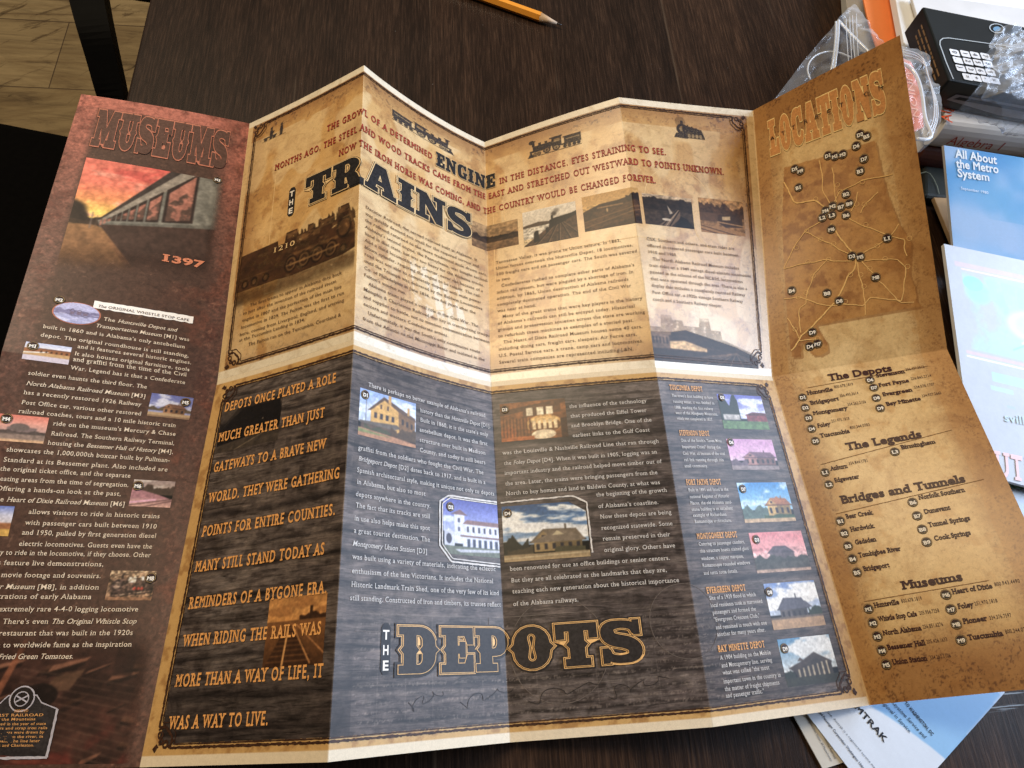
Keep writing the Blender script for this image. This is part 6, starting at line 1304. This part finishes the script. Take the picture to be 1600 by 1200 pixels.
obj('printed_globe', [spot(1557+6*math.cos(t), 46+4*math.sin(t), zt)+up3*.0005 for t in np.linspace(0, 5.9, 16)], [tuple(range(16))], ink('globe_blue', (110, 150, 182), .2), cbx)
fn_ = -e2
obj('front_print', [D_+e1*x+fn_*.0008-up3*z for x, z in ((.010, .0175), (.014, .011), (.07, .0095), (.205, .008), (.205, .0195), (.06, .0225))], [tuple(range(6))], ink('grey_front_print', (150, 148, 152), .1), cbx)
obj('front_print', [D_+e1*x+fn_*.0012-up3*z for x, z in ((.014, .0155), (.018, .0125), (.205, .0095), (.205, .0125))], [tuple(range(4))], ink('black_front_print', (22, 22, 24), .1), cbx)

# blue system leaflet and white leaflet leaning on the pile
p = Pic(150, 200, 2); p.grad([(0, (62, 140, 206)), (.5, (110, 172, 226)), (1, (136, 186, 232))]); p.put(sstep(.35, .75, vnoise(p.X*2.2, p.Y*3, 6, 3)), (178, 202, 238), .75); p.put(sstep(.45, .8, vnoise(p.X*2, p.Y*2.4, 9, 3))*(p.Y < .6), (70, 160, 216), .5)
p.poly([(.74, .98), (.745, .66), (.765, .60), (.79, .66), (.84, 1)], (190, 192, 206)); p.poly([(.765, .60), (.79, .66), (.84, 1), (.80, 1)], (150, 156, 178))
blue = empty('transit_leaflet', tuple(spot(1540, 320, .03)), 'sky blue metro system leaflet with white title, propped on the books', 'leaflet')
bq = [spot(1475, 227, .063), spot(1640, 253, .063), spot(1672, 432, .018), spot(1491, 400, .018)]
leaflet('transit_leaflet', bq, .003, p.done(.03), blue, 0)
bx_ = bq[1]-bq[0]; by_ = bq[0]-bq[3]; bn = np.cross(bx_, by_); bn /= np.linalg.norm(bn)
def on_blue(x, y):  # where a sight line of the photograph meets the leaflet
    d = _fw+CAM_R*(x-800)/FPX-CAM_U*(y-600)/FPX; return CAM_POS+d*(((bq[0]-CAM_POS)@bn)/(d@bn))
WT = ink('leaflet_white', (236, 244, 250), .03)
for t, x0, y0, x1, y1, s in (('All About', 1493, 246, 1557, 256.5, 13), ('the Metro', 1494, 261.5, 1560, 271, 13), ('System', 1496, 276, 1546, 283.5, 13), ('September 1980', 1501, 296, 1544, 303.5, 4.4)):
    a, b = on_blue(x0, y0), on_blue(x1, y1); hh = np.linalg.norm(on_blue(x0-1, y0-10)-a)/10*s/.7
    flat_text('title_lettering', t, a, b-a, by_, hh, 'bold' if s > 8 else 'sans', WT, blue, .0005, np.linalg.norm(b-a))
p = Pic(220, 330, 2); p.c[:] = (180, 187, 198); X, Y = p.X, p.Y
p.rect(.06, .075, 1, .10, (228, 186, 194), .45); p.rect(.10, .105, 1, .112, (250, 214, 216), .7); p.rect(.06, .49, 1, .505, (228, 182, 190), .5); p.rect(.06, .512, 1, .518, (252, 250, 250))
n = vnoise(X*5, Y*6, 4); p.put(sstep(.42, .62, n)*(Y > .12)*(Y < .48)*(X > .10), (168, 212, 224), .6); p.put(sstep(.55, .7, vnoise(X*8, Y*9, 9))*(Y > .14)*(Y < .47)*(X > .12), (150, 200, 216), .4)
p.ell(.17, .17, .07, .035, (140, 214, 228), .9); p.ell(.20, .21, .085, .05, (150, 232, 240), .7, .3)
for k in range(4): p.rect(.28+.1*k, .13+.006*k, .33+.1*k, .23+.006*k, (168, 224, 232), .8); p.rect(.33+.1*k, .15+.02*(k % 2), .36+.1*k, .17+.02*(k % 2), (168, 224, 232), .7)
p.ell(.56, .32, .18, .07, (214, 226, 244), .95, .2); p.ell(.56, .32, .13, .05, (190, 232, 242), .8, .3); p.poly([(.46, .40), (.60, .34), (.66, .42), (.5, .44)], (222, 202, 196), .7); p.line(.5, .42, .72, .30, .004, (150, 170, 176), .8); p.line(.4, .44, .62, .36, .004, (130, 190, 200), .7)
p.rect(.22, .56, .5, .60, (170, 224, 236), .7); p.rect(.2, .62, .36, .64, (176, 226, 238), .5); p.rect(.3, .69, .36, .70, (160, 190, 200), .5); p.mottle(.03, 10)
wht = empty('guide_booklet', tuple(spot(1600, 580, .02)), 'white booklet with washed-out pale cyan artwork and pink rules beside the brochure', 'booklet')
wq = [spot(1475, 381, .029), spot(1700, 428, .029), spot(1745, 797, .018), spot(1523, 738, .018)]
leaflet('guide_booklet', wq, .0035, p.done(.06), wht, 0)
wn_ = np.cross(wq[1]-wq[0], wq[0]-wq[3]); wn_ /= np.linalg.norm(wn_)
def on_white(x, y):
    d = _fw+CAM_R*(x-800)/FPX-CAM_U*(y-600)/FPX; return CAM_POS+d*(((wq[0]-CAM_POS)@wn_)/(d@wn_))
def white_text(t, x0, y0, x1, y1, ux, uy, style, m_):
    a, b, c = on_white(x0, y0), on_white(x1, y1), on_white(ux, uy); xd = b-a; yd = (c-a)-xd*((c-a)@xd)/(xd@xd); flat_text('cover_lettering', t, a, xd, yd, np.linalg.norm(yd)/.7, style, m_, wht, .0005, np.linalg.norm(xd))
white_text('UTE', 1557, 743, 1618, 756, 1561, 706, 'slab', ink('washed_red_ink', (236, 202, 206), .04))
white_text('sville', 1569, 658, 1612, 666, 1571, 646, 'bold', ink('washed_cyan_ink', (192, 214, 224), .04))
p = Pic(40, 40, 1); p.c[:] = (176, 198, 228); p.mottle(.08, 4)
und = empty('folded_sheet', tuple(spot(1620, 820, .004)), 'pale blue folded sheet showing just below the white booklet', 'paper')
leaflet('folded_sheet', [spot(1540, 730, .010), spot(1700, 760, .010), spot(1720, 960, .004), spot(1570, 930, .004)], .002, p.done(.05), und)
GRN = plain('torn_green_paper', (.10, .17, .12), .8, .3, .3, 200)
gv = [spot(x, y, .0115) for x, y in ((1570, 738), (1640, 750), (1640, 775), (1612, 769), (1604, 762), (1596, 765), (1590, 762), (1584, 764), (1577, 757))]
tag(obj('torn_scrap', gv+[v-up3*.0006 for v in gv], [tuple(range(9)), tuple(range(17, 8, -1))]+[(i, 9+i, 9+(i+1) % 9, (i+1) % 9) for i in range(9)], GRN), 'torn dark green paper scrap peeking out below the white booklet', 'paper')
KRAFT = plain('kraft_paper', (.46, .31, .17), .75, .3, .12, 90)
kv = [spot(x, y, .012) for x, y in ((1459, 308), (1560, 313), (1600, 500), (1545, 520), (1492, 388))]
bm = bm_box([np.asarray(v)-up3*.004 for v in kv][::-1], .004, .0006); tag(from_bm('kraft_envelope', bm, KRAFT), 'tan kraft envelope whose corner shows left of the blue leaflet', 'envelope')
POUCH = plain('black_green_pouch', (.012, .016, .013), .6, .4, .4, 70, bumps=.3)
pch = empty('fabric_pouch', tuple(spot(1470, 290, 0)), 'black-green pouch with a pale curved seam below the dark red book', 'pouch')
from_bm('pouch_body', bm_box([spot(x, y, .0005) for x, y in ((1432, 318), (1540, 330), (1540, 282), (1432, 268))], .010, .004, 3), POUCH, pch)
ribbon3('seam', [spot(x, y, .011) for x, y in ((1436, 272), (1446, 269), (1453, 272), (1459, 281), (1464, 292), (1467, 304))], .0008, .0006, ink('grey_green_thread', (112, 118, 104), .3), pch)

# rail operator's folders under the near right corner
p = Pic(160, 160, 2); p.c[:] = (206, 214, 226)
fol = empty('rail_folder', tuple(spot(1420, 1140, 0)), 'blue and white rail timetable folder with an arched blue field under the near right corner', 'folder')
ck = spot(1390, 1284, .0035); ca = spot(1272, 1130, .0035)-ck; cb = spot(1570, 1082, .0035)-ck; la, lb = .235, np.linalg.norm(cb)
ca = ca/np.linalg.norm(ca); cb = cb/lb
def fpos(x, y):
    d = spot(x, y, .0035)-ck; M = np.array([[ca@ca, ca@cb], [ca@cb, cb@cb]]); r = np.linalg.solve(M, [d@ca, d@cb]); return r[1]/lb, 1-r[0]/la
poly = [fpos(*q) for q in ((1330, 1085), (1355, 1099), (1385, 1117), (1420, 1141), (1450, 1163), (1478, 1186), (1600, 1040), (1400, 1000))]
p.poly(poly, (132, 176, 216)); p.put(((p.X > .965))*1.0, (206, 214, 226), .7); p.mottle(.02, 6)
leaflet('rail_folder', [ck+ca*la, ck+ca*la+cb*lb, ck+cb*lb, ck], .0012, p.done(.03), fol)
BK = ink('folder_black', (28, 28, 36), .1); GY = ink('folder_grey', (88, 92, 102), .1)
for t, x0, y0, x1, y1, s, st, m_ in (('AMTRAK', 1325, 1094, 1381, 1160, 8.5, 'bold', BK), ('TO WASHINGTON, DC', 1413, 1099, 1456, 1150, 4.6, 'bold', BK), ('/Keystone Service and/', 1392, 1097, 1444, 1154, 5.2, 'sans', BK), ('/Regional in Service./', 1374, 1094, 1421, 1146, 5.2, 'sans', BK),
        ('National Railroad Passenger Corporation Washington Union', 1258, 1086, 1350, 1204, 3.6, 'bold', GY), ('without notice. Amtrak is a registered service mark', 1272, 1088, 1370, 1206, 3.2, 'sans', GY)):
    px_text('folder_lettering', t, x0, y0, x1, y1, .0035, (10, -7), s, st, m_, fol, .0003)
p = Pic(40, 40, 1); p.c[:] = (196, 190, 178); p.mottle(.03, 5)
fo2 = empty('rail_folder', tuple(spot(1280, 1130, 0)), 'beige rail leaflet of small print poking out left of the blue folder', 'leaflet')
s2 = [spot(1205, 1055, .0018), spot(1310, 1035, .0018), spot(1352, 1180, .0018), spot(1286, 1202, .0018)]
leaflet('rail_folder', s2, .001, p.done(.04), fo2)
for t, x0, y0, x1, y1 in (('service mark of the National Railroad', 1266, 1113, 1304, 1186), ('Washington Union Station, 60 Massachusetts', 1257, 1116, 1298, 1190)): px_text('folder_lettering', t, x0, y0, x1, y1, .0018, (10, -5), 3.2, 'sans', GY, fo2, .0003)

# papers behind the box
WP = plain('bright_white_paper', (.86, .87, .88), .5, .5, .02); ORP = plain('orange_folder_card', (.90, .27, .08), .5, .4, .06, 30)
def slab(name, pts, z, th, mat, label, cat, zs=None):
    v = [spot(x, y, z if zs is None else zs[i]) for i, (x, y) in enumerate(pts)]
    bm = bm_box([q-up3*th for q in v], th, min(.0006, th/3)); return tag(from_bm(name, bm, mat), label, cat)
stk = empty('paper_stack', tuple(spot(1600, 0, .02)), 'bright white sheets on a block behind the black calculator box', 'paper')
for nm_, pts_, z_, th_ in (('top_sheets', [(1388, -60), (1412, 66), (1442, 100), (1800, 160), (1800, -60)], .050, .008), ('block', [(1466, -60), (1470, -20), (1800, 40), (1800, -60)], .0415, .0405)):
    from_bm(nm_, bm_box([spot(x, y, z_)-up3*th_ for x, y in pts_], th_, .0006), WP, stk)
slab('grey_card', [(1318, -60), (1354, -60), (1362, 40), (1388, 90), (1345, 80), (1327, 22), (1323, 8)], .012, .010, CARD, 'grey card sheet showing left of the orange folder', 'card')
# orange folder: a strip that curls down at its near end
V = []; F = []; m_ = 12
for i in range(m_):
    t = i/(m_-1); y = -60+150*t; z = .034-.012*max(0, t-.6)**1.2
    V += [spot(1342+26*t*t+8*t, y, z), spot(1398+30*t*t, y+6*t, z)]
n0 = len(V); V += [v-up3*.0015 for v in V]
F = [(2*i, 2*i+1, 2*i+3, 2*i+2) for i in range(m_-1)]+[(n0+2*i, n0+2*i+2, n0+2*i+3, n0+2*i+1) for i in range(m_-1)]+[(2*i, 2*i+2, n0+2*i+2, n0+2*i) for i in range(m_-1)]+[(2*i+1, n0+2*i+1, n0+2*i+3, 2*i+3) for i in range(m_-1)]
tag(obj('orange_folder', V, F, ORP), 'bright orange folder strip between the grey card and white papers', 'folder')
slab('index_card', [(1411, 50), (1416, 49), (1425, 78), (1417, 80)], .040, .0385, plain('cream_card', (.72, .60, .42), .7, .3, .05), 'narrow cream card edge standing beside the calculator box corner', 'card')
slab('label_card', [(1566, 40), (1590, 16), (1680, 30), (1680, 60)], .0545, .004, plain('orange_white_label', (.66, .30, .09), .5, .4, .3, 130), 'orange and white printed card behind the plastic wrap at the right edge', 'card')

# ------------------------------------------------------------------ clear plastic bags
def plastic(name, base=.10, edge=.55, haze=(.80, .84, .90)):
    m, nt, bs = nmat(name); L = nt.links; out = nt.nodes['Material Output']
    lw = N(nt, 'ShaderNodeLayerWeight', Blend=.35); tr = nt.nodes.new('ShaderNodeBsdfTransparent'); mx = nt.nodes.new('ShaderNodeMixShader')
    mr = N(nt, 'ShaderNodeMapRange'); L.new(lw.outputs['Facing'], mr.inputs[0]); mr.inputs[1].default_value = .25; mr.inputs[2].default_value = 1; mr.inputs[3].default_value = base; mr.inputs[4].default_value = edge
    L.new(mr.outputs[0], mx.inputs[0]); L.new(tr.outputs[0], mx.inputs[1]); L.new(bs.outputs[0], mx.inputs[2]); L.new(mx.outputs[0], out.inputs[0])
    bs.inputs['Base Color'].default_value = (*haze, 1); bs.inputs['Roughness'].default_value = .12; bs.inputs['Specular IOR Level'].default_value = .9
    tr.inputs[0].default_value = (.96, .97, .99, 1); return m
FILM = plastic('clear_bag_film', .16, .62); FILM2 = plastic('crumpled_wrap_film', .15, .70); ZIP = plastic('zip_strip_plastic', .62, .9)
def bag_surface(name, rows, z, amp, seed, mat, parent, nx=70, ny=70, sharp=True):
    """film through rows of (left place, right place); z per row; crumpled"""
    R = np.array([[[*spot(*l, zz)], [*spot(*r, zz)]] for (l, r), zz in zip(rows, z)]); t = np.linspace(0, len(rows)-1, ny)
    Lf = np.stack([np.interp(t, range(len(rows)), R[:, 0, k]) for k in range(3)], -1); Rt = np.stack([np.interp(t, range(len(rows)), R[:, 1, k]) for k in range(3)], -1)
    s = np.linspace(0, 1, nx)[None, :, None]; P = Lf[:, None]*(1-s)+Rt[:, None]*s
    A_ = P[..., 0]*.8+P[..., 1]*.6; B_ = P[..., 1]*.8-P[..., 0]*.6
    n = vnoise(A_*26+seed, B_*58, seed, 3)-.5
    if sharp:
        wv = .35*(vnoise(A_*40, B_*40+seed, seed+5, 3)-.5)
        n = np.abs(n)*1.7-.25+.75*np.abs(vnoise(A_*30+wv*3, B_*120+seed+wv*8, seed+3, 2)-.5)+.12*(vnoise(A_*160, B_*200, seed+9, 2)-.5)
    P[..., 2] += amp*n*2; idx = np.arange(nx*ny).reshape(ny, nx)
    F = np.stack([idx[1:, :-1], idx[1:, 1:], idx[:-1, 1:], idx[:-1, :-1]], -1).reshape(-1, 4)
    return obj(name, P.reshape(-1, 3), [tuple(map(int, f)) for f in F], mat, parent, smooth=True)
def px_tube(name, pts, z, r, mat, parent, n=6):
    P = np.array([spot(x, y, zz) for (x, y), zz in zip(pts, np.broadcast_to(z, len(pts)))]); m = 4*(len(P)-1)+1; t = np.linspace(0, len(P)-1, m)
    Q = np.stack([np.interp(t, range(len(P)), P[:, k]) for k in range(3)], -1)
    for _ in range(3): Q[1:-1] = (Q[:-2]+2*Q[1:-1]+Q[2:])/4
    V, F = tube(Q, r, n); return obj(name, V, F, mat, parent, smooth=True)
bga = empty('zip_bag', tuple(spot(1290, 110, .01)), 'empty clear zip bag with white seal behind the raised tan corner', 'plastic bag')
bag_surface('bag_film', [((1336, 4), (1372, 58)), ((1310, 28), (1392, 70)), ((1300, 44), (1395, 85)), ((1258, 92), (1390, 110)), ((1214, 150), (1370, 190)), ((1180, 190), (1350, 240))], (.040, .040, .036, .026, .016, .008), .003, 4, FILM, bga)
px_tube('zip_seal', [(1310, 32), (1310, 50), (1308, 75), (1304, 104), (1298, 130)], (.042, .040, .037, .033, .026), .0014, ZIP, bga); px_tube('zip_seal', [(1306, 34), (1306, 52), (1304, 77), (1300, 104), (1294, 130)], (.042, .040, .037, .033, .026), .0010, ZIP, bga)
px_tube('zip_seal', [(1311, 33), (1326, 50), (1342, 66), (1362, 86)], .041, .0013, ZIP, bga)
for x in (1322, 1327.5, 1332, 1338): px_tube('ridge', [(x, 20+(1340-x)*.5), (x+.8, 55), (x+4, 100)], .042, .00035, ZIP, bga, 5)
px_tube('bag_fold', [(1330, 90), (1312, 82), (1292, 80), (1274, 86), (1264, 97), (1261, 110), (1266, 124)], .034, .0008, ZIP, bga)
bgb = empty('zip_bag', tuple(spot(1440, 150, .06)), 'clear zip bag holding an orange-red card lettered in pale capitals', 'plastic bag')
ORD = plain('orange_red_card', (.62, .16, .08), .45, .4, .12, 60)
bag_surface('bag_film', [((1400, 70), (1434, 76)), ((1402, 85), (1452, 90)), ((1404, 100), (1456, 108)), ((1406, 115), (1455, 118)), ((1408, 130), (1466, 135)), ((1410, 155), (1471, 158)), ((1414, 185), (1471, 188)), ((1418, 205), (1463, 210)), ((1422, 222), (1452, 226)), ((1424, 240), (1438, 238))], (.100, .100, .100, .100, .099, .098, .097, .095, .090, .085), .0022, 8, FILM, bgb)
px_tube('zip_seal', [(1404, 98), (1416, 101), (1428, 111), (1437, 130), (1442, 155), (1445, 185), (1452, 202), (1457, 212), (1449, 219), (1432, 217)], .1012, .0014, ZIP, bgb)
for o_ in (0, 4, 8): px_tube('ridge', [(1410, 78+o_), (1432, 82+o_), (1446, 95+o_*.8), (1447+o_*.2, 112), (1456-o_*.2, 135), (1465-o_*.6, 160), (1466-o_*.8, 188), (1456-o_, 212)], .1012, .00045, ZIP, bgb, 5)
cdq = [(1396, 84), (1424, 96), (1436, 122), (1444, 198), (1410, 214)]
crd = slab('union_card', cdq, .090, .002, ORD, 'orange-red card lettered UNION inside the clear zip bag', 'card')
lt = px_text('card_lettering', 'UNION', 1414, 112, 1426, 184, .090, (14, -2), 9, 'sans', ink('pale_peach_ink', (232, 168, 146), .1), None, .0004)
lt.parent = crd; lt.location = (0, 0, 0)
wr = empty('plastic_wrap', tuple(spot(1580, 130, .10)), 'crumpled clear plastic wrap draped over the calculator box', 'plastic wrap')
bag_surface('wrap_film', [((1557, 46), (1680, 40)), ((1546, 74), (1680, 80)), ((1536, 104), (1680, 110)), ((1541, 120), (1680, 130)), ((1516, 150), (1680, 165)), ((1492, 178), (1680, 200)), ((1560, 205), (1690, 240))], (.098, .101, .102, .100, .092, .075, .064), .007, 12, FILM2, wr, 110, 110)
bag_surface('wrap_film', [((1560, 60), (1690, 52)), ((1556, 90), (1690, 96)), ((1550, 118), (1690, 120)), ((1536, 150), (1690, 160)), ((1570, 190), (1690, 205))], (.106, .110, .109, .100, .076), .007, 21, FILM2, wr, 90, 90)
